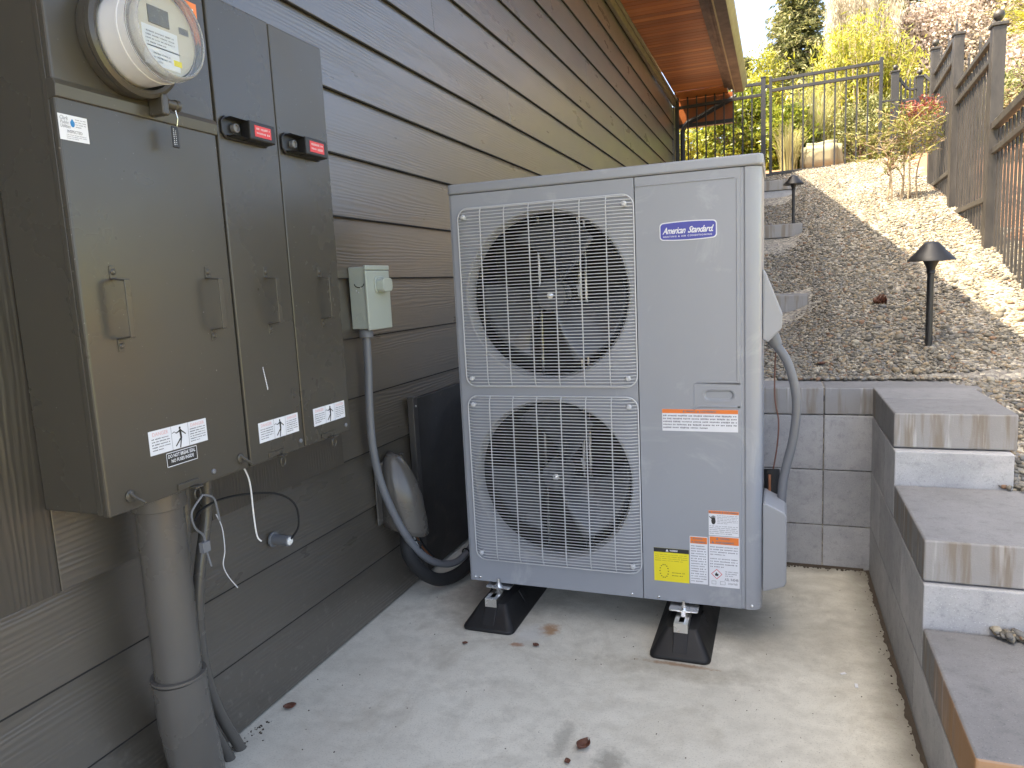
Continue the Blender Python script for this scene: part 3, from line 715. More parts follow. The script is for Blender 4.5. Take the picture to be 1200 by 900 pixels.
for i, (lab, pts, r) in enumerate((
    ('slim dark conduit next to the thick conduit, ending at the slab edge', [(-1.27, 1.275, .742), (-1.272, 1.265, .62), (-1.272, 1.228, .50), (-1.272, 1.208, .40), (-1.272, 1.205, .28), (-1.27, 1.228, .15), (-1.265, 1.285, .0), (-1.265, 1.30, -.03)], .0135),
    ('slim dark conduit squeezed against the thick conduit near the floor', [(-1.275, 1.215, .742), (-1.275, 1.20, .60), (-1.275, 1.175, .45), (-1.275, 1.168, .30), (-1.27, 1.19, .16), (-1.262, 1.245, .0), (-1.262, 1.255, -.03)], .0125))):
    tag(MB().tube(smooth_path(pts, 6), r, 14).build('conduit', m_pipe, None, smooth=True), lab, 'conduit')
for (lab, pts, r, mat, nm) in (
    ('white wire hanging down from the cabinet bottom', [(-1.15, 1.265, .742), (-1.145, 1.277, .70), (-1.143, 1.277, .62), (-1.142, 1.28, .57), (-1.14, 1.29, .553)], .0019, m_whitewire, 'wire'),
    ('short white stripped wire end dangling beside the cable tie loop', [(-1.13, 1.15, .665), (-1.13, 1.163, .63), (-1.13, 1.164, .58), (-1.13, 1.155, .55), (-1.13, 1.165, .52), (-1.13, 1.19, .482)], .0012, m_acwire, 'wire'),
    ('grey cable tie looped through the cabinet latch', [(-1.10, 1.09, .728), (-1.105, 1.062, .70), (-1.11, 1.07, .665), (-1.12, 1.10, .635), (-1.12, 1.104, .60), (-1.12, 1.112, .565)], .0022, m_conduit, 'cable_tie')):
    o = MB().tube(smooth_path(pts, 6), r, 7).build(nm, mat, None, smooth=True); tag(o, lab, nm.replace('_', ' '))
    if nm == 'cable_tie':
        MB().tube(smooth_path([(-1.10, 1.09, .728), (-1.105, 1.122, .712), (-1.11, 1.135, .68), (-1.112, 1.14, .655)], 6), .0022, 7).build('strap_end', m_conduit, o, smooth=True)
        MB().box(-1.128, -1.116, 1.092, 1.112, .600, .622).build('tie_head', m_conduit, o, .001)
st = thing('pipe_stub', 'short round pipe stub sticking out of the siding with a black cable', 'pipe', (-1.305, 1.522, .459))
MB().lathe([(.021, 0), (.021, .004), (.0145, .0045), (.0145, .055), (.0115, .056), (.0115, .03)], (-1.306, 1.524, .459), 0, 24).build('pipe', m_conduit, st, smooth=True)
MB().lathe([(.0112, .03), (.0112, .058), (.006, .062)], (-1.306, 1.524, .459), 0, 16).build('plug', m_whitewire, st, smooth=True)
bc = MB().tube(smooth_path([(-1.248, 1.524, .462), (-1.225, 1.535, .50), (-1.225, 1.53, .56), (-1.235, 1.48, .605), (-1.245, 1.38, .635), (-1.23, 1.27, .655), (-1.20, 1.18, .66), (-1.17, 1.13, .655)], 6), .0028, 8).build('black_cable', m_foam, None, smooth=True)
tag(bc, 'thin black cable arching from the pipe stub to the cabinet conduits', 'cable')

# ================================================================ DISCONNECT BOX, HOOD, WHIP
db = thing('disconnect_box', 'small pale green grey disconnect box on the siding left of the unit', 'disconnect box', (-1.31, 2.06, 1.1))
box('enclosure', m_disc, db, -1.306, -1.246, 1.995, 2.130, 1.004, 1.204, .003)
box('cover', m_disc, db, -1.2455, -1.237, 1.990, 2.136, .999, 1.1915, .003)
box('top_lip', m_disc, db, -1.2455, -1.2355, 1.989, 2.137, 1.193, 1.208, .003)
MB().prism(rrect(2.035, 2.105, 1.118, 1.172, .015), 0, -1.2368, -1.232).prism(rrect(2.040, 2.1, 1.122, 1.166, .014), 0, -1.2325, -1.205).build('handle', m_disc, db, .006, seg=3)
for r in (.016, .011): MB().tube([(-1.29 + .018 + r * math.cos(a), 1.9944, 1.040 + r * math.sin(a)) for a in np.linspace(0, 6.283, 25)[:-1]], .0008, 5, closed=True).build('knockout', m_disc, db, smooth=True)
MB().tube([(-1.285 + .035 * (.5 - .5 * math.cos(a)) , 1.9945, 1.150 - .012 * math.sin(a)) for a in np.linspace(0, math.pi, 12)], .0016, 5).build('hasp_slot', m_black, db)
for (a, b) in ((-1.28, 1.128), (-1.262, 1.137), (-1.272, 1.122)): MB().lathe([(.003, -.003), (.002, -.005)], (a, 1.9975, b), 1, 8).build('rivet', m_acwire, db)
hub = MB().lathe([(.021, -.028), (.023, -.026), (.023, -.006), (.019, 0.0)], (-1.272, 2.022, 1.002), 2, 24).build('conduit_fitting', m_conduit, db, smooth=True)
wh = [(-1.272, 2.022, .985), (-1.272, 2.018, .87), (-1.272, 2.008, .76), (-1.27, 2.005, .62), (-1.262, 2.02, .50), (-1.245, 2.055, .38), (-1.22, 2.10, .27), (-1.20, 2.17, .175), (-1.18, 2.27, .105), (-1.15, 2.36, .085), (-1.13, 2.46, .12), (-1.10, 2.53, .22), (-1.06, 2.55, .30)]
w = MB().tube(smooth_path(wh, 8), .0135, 16).build('flexible_conduit', m_conduit, None, smooth=True); tag(w, 'grey flexible conduit looping from the disconnect box down behind the unit', 'flexible conduit')
for (y, z, x) in ((2.135, .222, -1.209), (2.41, .095, -1.14)):
    ring = [(x + .018 * math.cos(a), y + .012 * math.cos(a) * (1 if y < 2.3 else -.4), z + .02 * math.sin(a)) for a in np.linspace(0, 6.283, 17)[:-1]]
    MB().tube(ring, .003, 6, closed=True).build('cable_tie', m_foam, w, smooth=True)
ls = [(-1.25, 2.16, .30), (-1.23, 2.12, .20), (-1.20, 2.16, .115), (-1.175, 2.24, .055), (-1.14, 2.33, .045), (-1.11, 2.42, .075), (-1.08, 2.5, .15), (-1.04, 2.55, .22)]
tag(MB().tube(smooth_path(ls, 8), .024, 16).build('line_set', m_foam, None, smooth=True), 'black insulated refrigerant line curving under the grey flexible conduit', 'refrigerant line')
for k, (dy, c) in enumerate(((0, m_whitewire), (.02, m_copper), (.035, m_black))):
    tag(MB().tube(smooth_path([(-1.25, 2.17 + dy, .33), (-1.24, 2.175 + dy, .26), (-1.23, 2.20 + dy, .19), (-1.21, 2.24 + dy, .13)], 5), .0035, 7).build('cable', c, None, smooth=True),
        ('white cable coming down out of the grey vent hood', 'bare copper coloured cable coming down out of the grey vent hood', 'black cable nearest the access panel below the vent hood')[k], 'cable')
hd = thing('vent_hood', 'grey teardrop line set cover hood fixed to the siding', 'vent hood', (-1.31, 2.17, .4))
box('back_plate', m_pipe, hd, -1.306, -1.300, 2.055, 2.255, .315, .53, .003)
vs = []; nu, nv = 14, 12
for i in range(nu + 1):
    t = i / nu; z = .30 + .26 * t; hw = .078 * math.sqrt(max(0, 1 - t ** 2.0)) + .004; dp = .120 * math.sqrt(max(0, 1 - t ** 1.6)) + .003
    for j in range(nv + 1):
        a = math.pi * j / nv; vs.append((-1.300 + dp * math.sin(a) ** .8, 2.150 + hw * math.cos(a) + .02 * (1 - t), z - .05 * (1 - t) * math.sin(a) * (1 if t < .3 else .3)))
fs = [(i * (nv + 1) + j, i * (nv + 1) + j + 1, (i + 1) * (nv + 1) + j + 1, (i + 1) * (nv + 1) + j) for i in range(nu) for j in range(nv)]
o = MB().add(vs, fs).build('hood', m_pipe, hd, smooth=True)
md = o.modifiers.new('solid', 'SOLIDIFY'); md.thickness = .003

# ================================================================ HEAT PUMP
X0, X1, Y0, Y1, Z0, Z1 = -1.006, -.045, 2.144, 2.50, .115, 1.452
hp = thing('heat_pump', 'tall grey two fan outdoor heat pump unit standing on black rubber feet', 'heat pump', ((X0 + X1) / 2, 2.32, .0))
FC = [(-.686, 1.084), (-.691, .486)]; FR = .267
SX = -.4005
def ring_face(mb, rect, loop, y, ry=None):
    """face between a rectangle and a closed loop, both in xz"""
    u0, u1, v0, v1 = rect; n = len(loop); cu = sum(p[0] for p in loop) / n; cv = sum(p[1] for p in loop) / n
    out = []
    for (x, z) in loop:
        dx, dz = x - cu, z - cv; t = min(((u1 - cu) / dx if dx > 1e-9 else 9e9), ((u0 - cu) / dx if dx < -1e-9 else 9e9), ((v1 - cv) / dz if dz > 1e-9 else 9e9), ((v0 - cv) / dz if dz < -1e-9 else 9e9))
        out.append((cu + dx * t, cv + dz * t))
    vs = [(x, y, z) for x, z in loop] + [(x, y, z) for x, z in out]
    fs = [(i, (i + 1) % n, (i + 1) % n + n, i + n) for i in range(n)]
    # corners
    base = len(vs)
    for (cx_, cz_) in ((u0, v0), (u1, v0), (u1, v1), (u0, v1)):
        for i in range(n):
            a, b = out[i], out[(i + 1) % n]
            if (abs(a[0] - cx_) < 1e-6 and abs(b[1] - cz_) < 1e-6) or (abs(a[1] - cz_) < 1e-6 and abs(b[0] - cx_) < 1e-6):
                if abs(a[0] - b[0]) > 1e-6 and abs(a[1] - b[1]) > 1e-6:
                    vs.append((cx_, y, cz_)); fs.append((i + n, (i + 1) % n + n, len(vs) - 1))
    mb.add(vs, fs)
def circ(cx_, cz_, r, n=96): return [(cx_ + r * math.cos(2 * math.pi * k / n + .01), cz_ + r * math.sin(2 * math.pi * k / n + .01)) for k in range(n)]
fp = MB(); GX0, GX1 = -.972, -.403
ZB = .786
ring_face(fp, (X0 + .012, SX - .0015, ZB, 1.418), circ(*FC[0], FR), Y0); ring_face(fp, (X0 + .012, SX - .0015, Z0, ZB), circ(*FC[1], FR), Y0)
fp.add([(X0 + .012, Y0, Z0), (X0 + .012, Y0, 1.418), (X0 + .003, Y0 + .004, 1.418), (X0 + .003, Y0 + .004, Z0), (X0, Y0 + .014, 1.418), (X0, Y0 + .014, Z0), (X0, Y0 + .05, 1.418), (X0, Y0 + .05, Z0)], [(0, 1, 2, 3), (3, 2, 4, 5), (5, 4, 6, 7)])
fp.add([(X0, Y0, Z0), (SX, Y0, Z0), (SX, Y0 + .02, Z0), (X0, Y0 + .02, Z0)], [(0, 1, 2, 3)])
fp.add([(SX - .0015, Y0, Z0), (SX - .0015, Y0, 1.418), (SX - .0015, Y0 + .008, 1.418), (SX - .0015, Y0 + .008, Z0)], [(0, 1, 2, 3)])
fpo = fp.build('front_panel', m_ac, hp, front=-1)
# service panel with handle recess and shaped right edge
sv = MB(); hz = (-.232, -.104, .735, .808); flatR = -.1045
cap_loop = rrect(-.208, -.122, .757, .787, .0145)
ring_face(sv, hz, cap_loop, Y0)
sv.add([(SX + .0015, Y0, Z0), (hz[0], Y0, Z0), (hz[0], Y0, 1.418), (SX + .0015, Y0, 1.418)], [(0, 1, 2, 3)])
sv.add([(hz[0], Y0, hz[3]), (flatR, Y0, hz[3]), (flatR, Y0, 1.418), (hz[0], Y0, 1.418)], [(0, 1, 2, 3)])
sv.add([(hz[0], Y0, Z0), (flatR, Y0, Z0), (flatR, Y0, hz[2]), (hz[0], Y0, hz[2])], [(0, 1, 2, 3)])
dish = [(x, Y0, z) for x, z in cap_loop] + [(-.165 + (x + .165) * .88, Y0 + .006, .772 + (z - .772) * .7) for x, z in cap_loop]
nn = len(cap_loop); sv.add(dish, [(i, (i + 1) % nn, (i + 1) % nn + nn, i + nn) for i in range(nn)] + [tuple(range(nn, 2 * nn))])
svo = sv.build('service_panel', m_ac, hp, front=1); sv = MB()
prof = [(flatR, Y0), (-.101, Y0 + .004), (-.094, Y0 + .004), (-.090, Y0), (-.078, Y0 - .0005), (-.066, Y0 + .002), (-.055, Y0 + .009), (-.048, Y0 + .020), (-.0455, Y0 + .034), (-.049, Y0 + .037), (-.049, Y0 + .041), (-.0455, Y0 + .044), (-.0455, Y0 + .11)]
sv.add([(x, y, Z0) for x, y in prof] + [(x, y, 1.418) for x, y in prof], [(i, i + 1, i + 1 + len(prof), i + len(prof)) for i in range(len(prof) - 1)])
sv.add([(SX, Y0 + .0005, Z0 + .0003), (-.066, Y0 + .002, Z0 + .0003), (-.0455, Y0 + .034, Z0 + .0003), (-.0455, Y0 + .11, Z0 + .0003), (SX, Y0 + .11, Z0 + .0003)], [(0, 1, 2, 3, 4)])
sv.add([(SX + .0015, Y0, Z0), (SX + .0015, Y0, 1.418), (SX + .0015, Y0 + .008, 1.418), (SX + .0015, Y0 + .008, Z0)], [(0, 1, 2, 3)])
sv.build('corner_post', m_ac, hp, smooth=True)
def ridge(pts, r=.0028): return MB().tube([(x, Y0 + .0006, z) for x, z in pts], r, 8).build('pressed_ridge', m_ac, svo, smooth=True)
ridge([(SX + .004, 1.392), (-.118, 1.392)]); ridge([(-.112, 1.388), (-.112, .815)], .0024)
ridge([(-.112, .812), (-.225, .812), (-.235, .805), (-.235, .742), (-.245, .735)], .0018)
ridge([(-.112, .738), (-.222, .738), (-.238, .729)], .003)
ridge([(X0 + .2, 1.4165)] + [(SX, 1.4165)], .0006)
MB().tube([(x, Y0 + .0004, z) for x, z in rrect(-.212, -.118, .753, .791, .0185)], .0015, 6, closed=True).build('pressed_ridge', m_ac, svo, smooth=True)
# top cover
tp = rrect(X0 - .004, X1 + .004, Y0 - .004, Y1, .02, 4)
MB().prism(tp, 2, 1.420, 1.4515).build('top_cover', m_ac, hp, .006, seg=3, smooth=True)
# body shell
box('side_panel', m_ac, hp, X0 + .0005, X0 + .003, Y0 + .051, Y1 - .003, Z0, 1.419, 0)
box('side_panel', m_ac, hp, X1 - .0035, X1 - .001, Y0 + .111, Y1 - .003, Z0, 1.419, .0)
box('base_pan', m_ac, hp, X0 + .004, X1 - .006, Y0 + .0085, Y1 - .006, Z0 + .004, Z0 + .02, .001)
box('divider', m_dark, hp, SX + .01, SX + .014, Y0 + .012, Y1 - .01, Z0 + .021, 1.418, 0)
box('coil', m_coil, hp, X0 + .03, SX, Y1 - .03, Y1 - .004, Z0 + .021, 1.418, 0)
box('coil', m_coil, hp, X0 + .004, X0 + .028, Y0 + .06, Y1 - .004, Z0 + .021, 1.418, 0)
box('rear_panel', m_ac, hp, SX + .02, X1 - .004, Y1 - .0035, Y1 - .001, Z0, 1.419, 0)
for (x, z) in ((-.983, .128), (-.965, .128), (-.437, .126), (-.352, .126), (-.073, .128)): MB().lathe([(.0042, -.0002), (.004, -.0025), (.0015, -.004)], (x, Y0, z), 1, 10).build('screw', m_steel, hp, smooth=True)
m_bell = paint('bellmouth_plastic', (.3, .305, .31), .3, .08, .03)
for fi, (fx, fz) in enumerate(FC):
    MB().lathe([(FR + .001, -.0005), (FR + .0045, -.0045), (FR - .001, -.0035), (FR - .006, .006), (FR - .0095, .02), (FR - .0105, .04), (FR - .006, .055)], (fx, Y0, fz), 1, 96, cap=False).build('bellmouth', m_bell, hp, smooth=True)
    # fan
    fan = MB().lathe([(.048, -.012), (.052, 0), (.052, .05), (.03, .052)], (fx, Y0 + .065, fz), 1, 32).build('fan', m_fan, hp, smooth=True)
    MB().lathe([(.012, -.008), (.012, 0.0), ], (fx, Y0 + .053, fz), 1, 6).lathe([(.0045, -.028), (.0045, -.008)], (fx, Y0 + .053, fz), 1, 8).build('hub_nut', m_steel, fan)
    for b in range(3):
        a0 = R((-50 if fi == 0 else -46) + 120 * b); vs = []; nr, na = 10, 12
        for i in range(nr + 1):
            t = i / nr; rr = .045 + (.244 - .045) * t; sweep = R(20) * t ** 1.2; half = R(24 + 16 * t)
            for j in range(na + 1):
                s_ = j / na * 2 - 1; ang = a0 + sweep + s_ * half; edge = 0
                yy = Y0 + .085 + s_ * (.048 - .01 * t) + .012 * (1 - s_ * s_)
                r2 = rr - (.018 * s_ * s_ if i == nr else 0)
                vs.append((fx + r2 * math.cos(ang), yy, fz + r2 * math.sin(ang)))
        fs = [(i * (na + 1) + j, i * (na + 1) + j + 1, (i + 1) * (na + 1) + j + 1, (i + 1) * (na + 1) + j) for i in range(nr) for j in range(na)]
        o = MB().add(vs, fs).build('blade', m_fan, fan, smooth=True); md = o.modifiers.new('solid', 'SOLIDIFY'); md.thickness = .004
    MB().lathe([(.05, 0), (.055, .006), (.055, .09), (.03, .095)], (fx, Y0 + .13, fz), 1, 24).build('motor', m_dark, hp, smooth=True)
    MB().box(fx + .055, fx + .063, Y0 + .19, Y0 + .20, fz - .3, fz + .3).box(fx + .077, fx + .085, Y0 + .19, Y0 + .20, fz - .3, fz + .3).box(fx - .085, fx - .077, Y0 + .19, Y0 + .20, fz - .3, fz + .3).build('motor_bracket', m_steel, hp, .001)
    MB().box(fx + .03, fx + .062, Y0 + .185, Y0 + .195, fz - .01, fz + .03).build('wire_clip', m_acwire, hp, .002)
    # wire guard
    gz0, gz1 = (fz - .288, fz + .288) if fi == 0 else (fz - .290, fz + .278)
    yf = Y0 - .020
    gr = MB().tube([(x, Y0 - .006, z) for x, z in rrect(GX0, GX1, gz0, gz1, .035, 6)], .0024, 8, closed=True).build('fan_guard', m_acwire, hp, smooth=True)
    wm = MB(); nw = 57
    for k in range(nw):
        z = gz0 + (gz1 - gz0) * (k + .5) / nw; ins = 0
        d = min(z - gz0, gz1 - z)
        if d < .035: ins = .035 - math.sqrt(max(0, .035 ** 2 - (.035 - d) ** 2))
        a, b = GX0 + ins, GX1 - ins; yb = Y0 - .005
        wm.tube([(a, yb, z), (a + .008, yb - .003, z), (a + .022, yf + .003, z), (a + .04, yf, z), (b - .04, yf, z), (b - .022, yf + .003, z), (b - .008, yb - .003, z), (b, yb, z)], .0013, 6)
    for k in range(1, 7):
        x = GX0 + (GX1 - GX0) * k / 7
        wm.tube([(x, Y0 - .005, gz0), (x, yf + .006, gz0 + .012), (x, yf + .0025, gz0 + .03), (x, yf + .0025, gz1 - .03), (x, yf + .006, gz1 - .012), (x, Y0 - .005, gz1)], .0019, 6)
    wo = wm.build('guard_wires', m_acwire, gr, smooth=True); wo['kind'] = 'stuff'
    for (x, z) in ((GX0 + .024, gz0 + .028), (GX1 - .026, gz0 + .028), (GX0 + .024, gz1 - .028), (GX1 - .026, gz1 - .028)):
        MB().lathe([(.0045, 0), (.0045, -.014), (.0085, -.016), (.0085, -.019), (.005, -.0235)], (x, Y0, z), 1, 14).build('guard_screw', m_acwire, gr, smooth=True)
# badge
Pf = Print('f', Y0)
def plate_pts(name, mat, parent, pts, t):
    k = len(pts); return MB().add([Pf.P(u, v, .0001) for u, v in pts] + [Pf.P(u, v, t) for u, v in pts], [(i, (i + 1) % k, (i + 1) % k + k, i + k) for i in range(k)] + [tuple(range(k, 2 * k))]).build(name, mat, parent)
def dense(u0, u1, v0, v1, r):
    o = []; P0 = rrect(u0, u1, v0, v1, r, 8)
    for a, b in zip(P0, P0[1:] + P0[:1]):
        q = 10 if abs(a[0] - b[0]) > .05 else 1
        o += [(a[0] + (b[0] - a[0]) * k / q, a[1] + (b[1] - a[1]) * k / q) for k in range(q)]
    return [(u, v + .0035 * (1 - ((u - (u0 + u1) / 2) / ((u1 - u0) / 2)) ** 2) * (1 if v > (v0 + v1) / 2 else -1)) for u, v in o]
bd = plate_pts('badge', m_white, hp, dense(-.3285, -.1665, 1.2305, 1.2795, .010), .0016)
mb = MB(); pts = dense(-.3257, -.1693, 1.2333, 1.2767, .0085); n_p = len(pts)
mb.add([Pf.P(u, v, .0019) for u, v in pts], [tuple(range(n_p))]); mb.build('badge_field', m_blue, bd)
mb = MB(); Pf.text(mb, 'American', -.320, -.2535, 1.2475, 1.2665, .0023, .45, .022, .9); Pf.text(mb, 'Standard.', -.2475, -.1745, 1.2475, 1.2665, .0023, .45, .022, .9)
Pf.text(mb, 'HEATING & AIR CONDITIONING', -.318, -.180, 1.2378, 1.2425, .0023, 0, .02, 1.25); mb.build('lettering', m_white, bd)['kind'] = 'stuff'
# warning labels on the service panel
def lab(name, mat, u0, u1, v0, v1): return Pf.plate(name, mat, hp, u0, u1, v0, v1, .0006)
def tri(mb, u, v, s, off): mb.add([Pf.P(u - s, v - s * .8, off), Pf.P(u + s, v - s * .8, off), Pf.P(u, v + s, off)], [(0, 1, 2)])
L = lab('warning_label', m_white, -.331, -.111, .662, .729)
mb = MB(); Pf.rect(mb, -.3308, -.1112, .7165, .7288, .0009); mb.build('header_band', m_orange, L)
mb = MB(); tri(mb, -.267, .7225, .0035, .0012); tri(mb, -.225, .7225, .0035, .0012); Pf.text(mb, 'WARNING', -.261, -.234, .7198, .7252, .0012, 0, .03); Pf.text(mb, 'AVERTISSEMENT', -.219, -.173, .7198, .7252, .0012, 0, .03)
Pf.lines(mb, -.328, -.114, .668, .7135, 5, .0009, 21, .62, .62); mb.build('lettering', m_greyink, L)['kind'] = 'stuff'
L = lab('warning_label', m_white, -.1975, -.110, .3415, .4195)
mb = MB(); Pf.rect(mb, -.1973, -.1102, .410, .4193, .0009); mb.build('header_band', m_orange, L)
mb = MB(); tri(mb, -.193, .4145, .003, .0012); Pf.text(mb, 'WARNING', -.188, -.162, .4125, .4168, .0012, 0, .03); tri(mb, -.157, .4145, .003, .0012); Pf.text(mb, 'AVERTISSEMENT', -.152, -.113, .4125, .4168, .0012, 0, .03)
Pf.lines(mb, -.172, -.113, .378, .407, 6, .0009, 31, .5); Pf.lines(mb, -.195, -.113, .345, .374, 5, .0009, 32, .8); 
mb.build('lettering', m_greyink, L)['kind'] = 'stuff'
mb = MB(); mb.add([Pf.P(-.1835 + .0065 * math.cos(t), .387 + .011 * math.sin(t), .0009) for t in np.linspace(0, 6.28, 13)[:-1]], [tuple(range(12))])
for q in range(4): Pf.rect(mb, -.189 + q * .003, -.187 + q * .003, .394, .402 + (.002 if 0 < q < 3 else 0), .0010)
mb.add([Pf.P(-.195, .402, .001), Pf.P(-.188, .396, .001), Pf.P(-.1895, .393, .001), Pf.P(-.196, .4, .001)], [(0, 1, 2, 3)]); mb.build('hand_pictogram', m_ink, L)
L = lab('warning_label', m_white, -.1975, -.1085, .1785, .3395)
mb = MB(); Pf.rect(mb, -.195, -.1105, .314, .3375, .0009); mb.build('header_band', m_orange, L)
mb = MB(); tri(mb, -.173, .332, .0042, .0012); Pf.text(mb, 'WARNING', -.165, -.137, .329, .335, .0012, 0, .03); tri(mb, -.186, .320, .0042, .0012); Pf.text(mb, 'AVERTISSEMENT', -.178, -.124, .317, .323, .0012, 0, .03)
Pf.lines(mb, -.194, -.113, .277, .309, 4, .0009, 41, .55); Pf.lines(mb, -.194, -.113, .238, .272, 4, .0009, 42, .5); Pf.lines(mb, -.150, -.112, .212, .232, 3, .0009, 43)
Pf.text(mb, 'A2L', -.152, -.138, .200, .2085, .0009, 0, .01); Pf.text(mb, 'R454B', -.134, -.112, .200, .2085, .0009, 0, .01)
for (a, b, c, d) in ((-.190, -.177, .186, .1968), (-.165, -.150, .186, .1968)):
    for (e, f_, g_, h_) in ((a, b, c, c + .0009), (a, b, d - .0009, d), (a, a + .0009, c, d), (b - .0009, b, c, d)): Pf.rect(mb, e, f_, g_, h_, .0009)
Pf.text(mb, 'intertek', -.142, -.114, .188, .196, .0009, .2)
mb.build('lettering', m_greyink, L)['kind'] = 'stuff'
mb = MB()
def diamond(mb, u, v, s, w):
    o = [(u, v + s), (u + s, v), (u, v - s), (u - s, v)]; i = [(u, v + s - w), (u + s - w, v), (u, v - s + w), (u - s + w, v)]
    mb.add([Pf.P(a, b, .001) for a, b in o + i], [(k, (k + 1) % 4, (k + 1) % 4 + 4, k + 4) for k in range(4)])
diamond(mb, -.175, .219, .0165, .0024); mb.build('hazard_diamond', m_red, L)
mb = MB(); mb.add([Pf.P(-.175 + a, .217 + b, .001) for a, b in ((-.004, -.004), (.004, -.004), (.0055, .001), (.003, .004), (.0015, .002), (0, .009), (-.0025, .004), (-.0035, .005), (-.0055, .001))], [tuple(range(9))]); mb.build('flame', m_ink, L)
L = lab('warning_label', m_white, -.2545, -.2015, .1815, .334)
mb = MB(); Pf.rect(mb, -.2530, -.2030, .311, .332, .0009); mb.build('header_band', m_orange, L)
mb = MB(); tri(mb, -.243, .327, .003, .0012); Pf.text(mb, 'WARNING', -.238, -.216, .3245, .3293, .0012, 0, .03); tri(mb, -.246, .3165, .003, .0012); Pf.text(mb, 'AVERTISSEMENT', -.241, -.207, .314, .3188, .0012, 0, .03)
Pf.lines(mb, -.251, -.205, .186, .307, 15, .0009, 51, .8); mb.build('lettering', m_greyink, L)['kind'] = 'stuff'
L = lab('warning_label', m_yellow, -.365, -.2575, .1795, .288); L['label'] = 'yellow warning label with black header'
mb = MB(); Pf.rect(mb, -.3650, -.2575, .2745, .288, .0009); mb.build('header_band', m_ink, L)
mb = MB(); tri(mb, -.324, .2812, .0045, .0012); Pf.text(mb, 'WARNING', -.316, -.292, .2782, .2842, .0012, 0, .03); mb.build('heading', m_white, L)['kind'] = 'stuff'
mb = MB(); Pf.lines(mb, -.361, -.262, .244, .270, 4, .0009, 61, .9, .3); Pf.lines(mb, -.31, -.27, .196, .214, 2, .0009, 62, .9, .4)
for q in range(14):
    a = q / 14 * 6.283; Pf.rect(mb, -.334 + .013 * math.cos(a) - .002, -.334 + .013 * math.cos(a) + .002, .213 + .021 * math.sin(a) - .0016, .213 + .021 * math.sin(a) + .0016, .0009)
mb.build('lettering', flat('olive_ink', (.25, .2, .02)), L)['kind'] = 'stuff'
# side covers and pipes on the right
MB().add([(-.044, 2.20, 1.135), (-.044, 2.38, 1.135), (-.044, 2.38, .945), (-.044, 2.20, .930), (.010, 2.21, .998), (.010, 2.37, .998), (.008, 2.37, .968), (.008, 2.21, .960), (-.036, 2.205, 1.120), (-.036, 2.375, 1.120), (-.03, 2.375, .930), (-.03, 2.205, .920)],
    [(0, 1, 9, 8), (8, 9, 5, 4), (4, 5, 6, 7), (7, 6, 10, 11), (11, 10, 2, 3), (0, 8, 4, 7, 11, 3), (1, 2, 10, 6, 5, 9), (0, 3, 2, 1)]).build('terminal_cover', m_acplastic, hp, .004, seg=3)
pc = MB().prism([(-.044, .440), (-.036, .444), (.018, .417), (.024, .405), (.024, .200), (.018, .186), (-.036, .166), (-.044, .166)], 1, 2.17, 2.42).build('pipe_cover', m_acplastic, hp, .006, seg=3)
cr = [(-.020, 2.30, .935), (-.008, 2.30, .905), (.018, 2.30, .865), (.038, 2.30, .81), (.050, 2.30, .745), (.050, 2.30, .68), (.040, 2.30, .60), (.024, 2.30, .53), (.013, 2.30, .47), (.010, 2.30, .41)]
w = MB().tube(smooth_path(cr, 8), .0135, 16).build('flexible_conduit', m_conduit, None, smooth=True); tag(w, 'grey flexible conduit bowing out beside the right side of the unit', 'flexible conduit')
MB().tube([(-.026, 2.30, .948), (-.014, 2.30, .918), (-.006, 2.30, .902)], [.021, .021, .018], 20).build('conduit_fitting', m_conduit, w, smooth=True)
tag(MB().tube(smooth_path([(-.020, 2.36, .50), (-.019, 2.35, .46), (-.018, 2.34, .41)], 5), .024, 16).build('line_set', m_foam, None, smooth=True), 'short black insulated refrigerant line entering the side pipe cover', 'refrigerant line')
tag(MB().tube([(-.026, 2.325, .49), (-.026, 2.32, .41)], .0045, 8).build('copper_pipe', m_copper, None, smooth=True), 'thin copper pipe beside the black line at the side pipe cover', 'copper pipe')
tag(MB().tube(smooth_path([(-.004, 2.34, .93), (-.010, 2.34, .86), (-.012, 2.34, .78), (-.010, 2.34, .72), (0.0, 2.34, .66), (-.004, 2.34, .58), (-.016, 2.34, .50)], 6), .0024, 7).build('thermostat_wire', paint('brown_wire', (.12, .05, .035), .45), None, smooth=True), 'thin brown wire hanging between the unit and the grey conduit', 'wire')
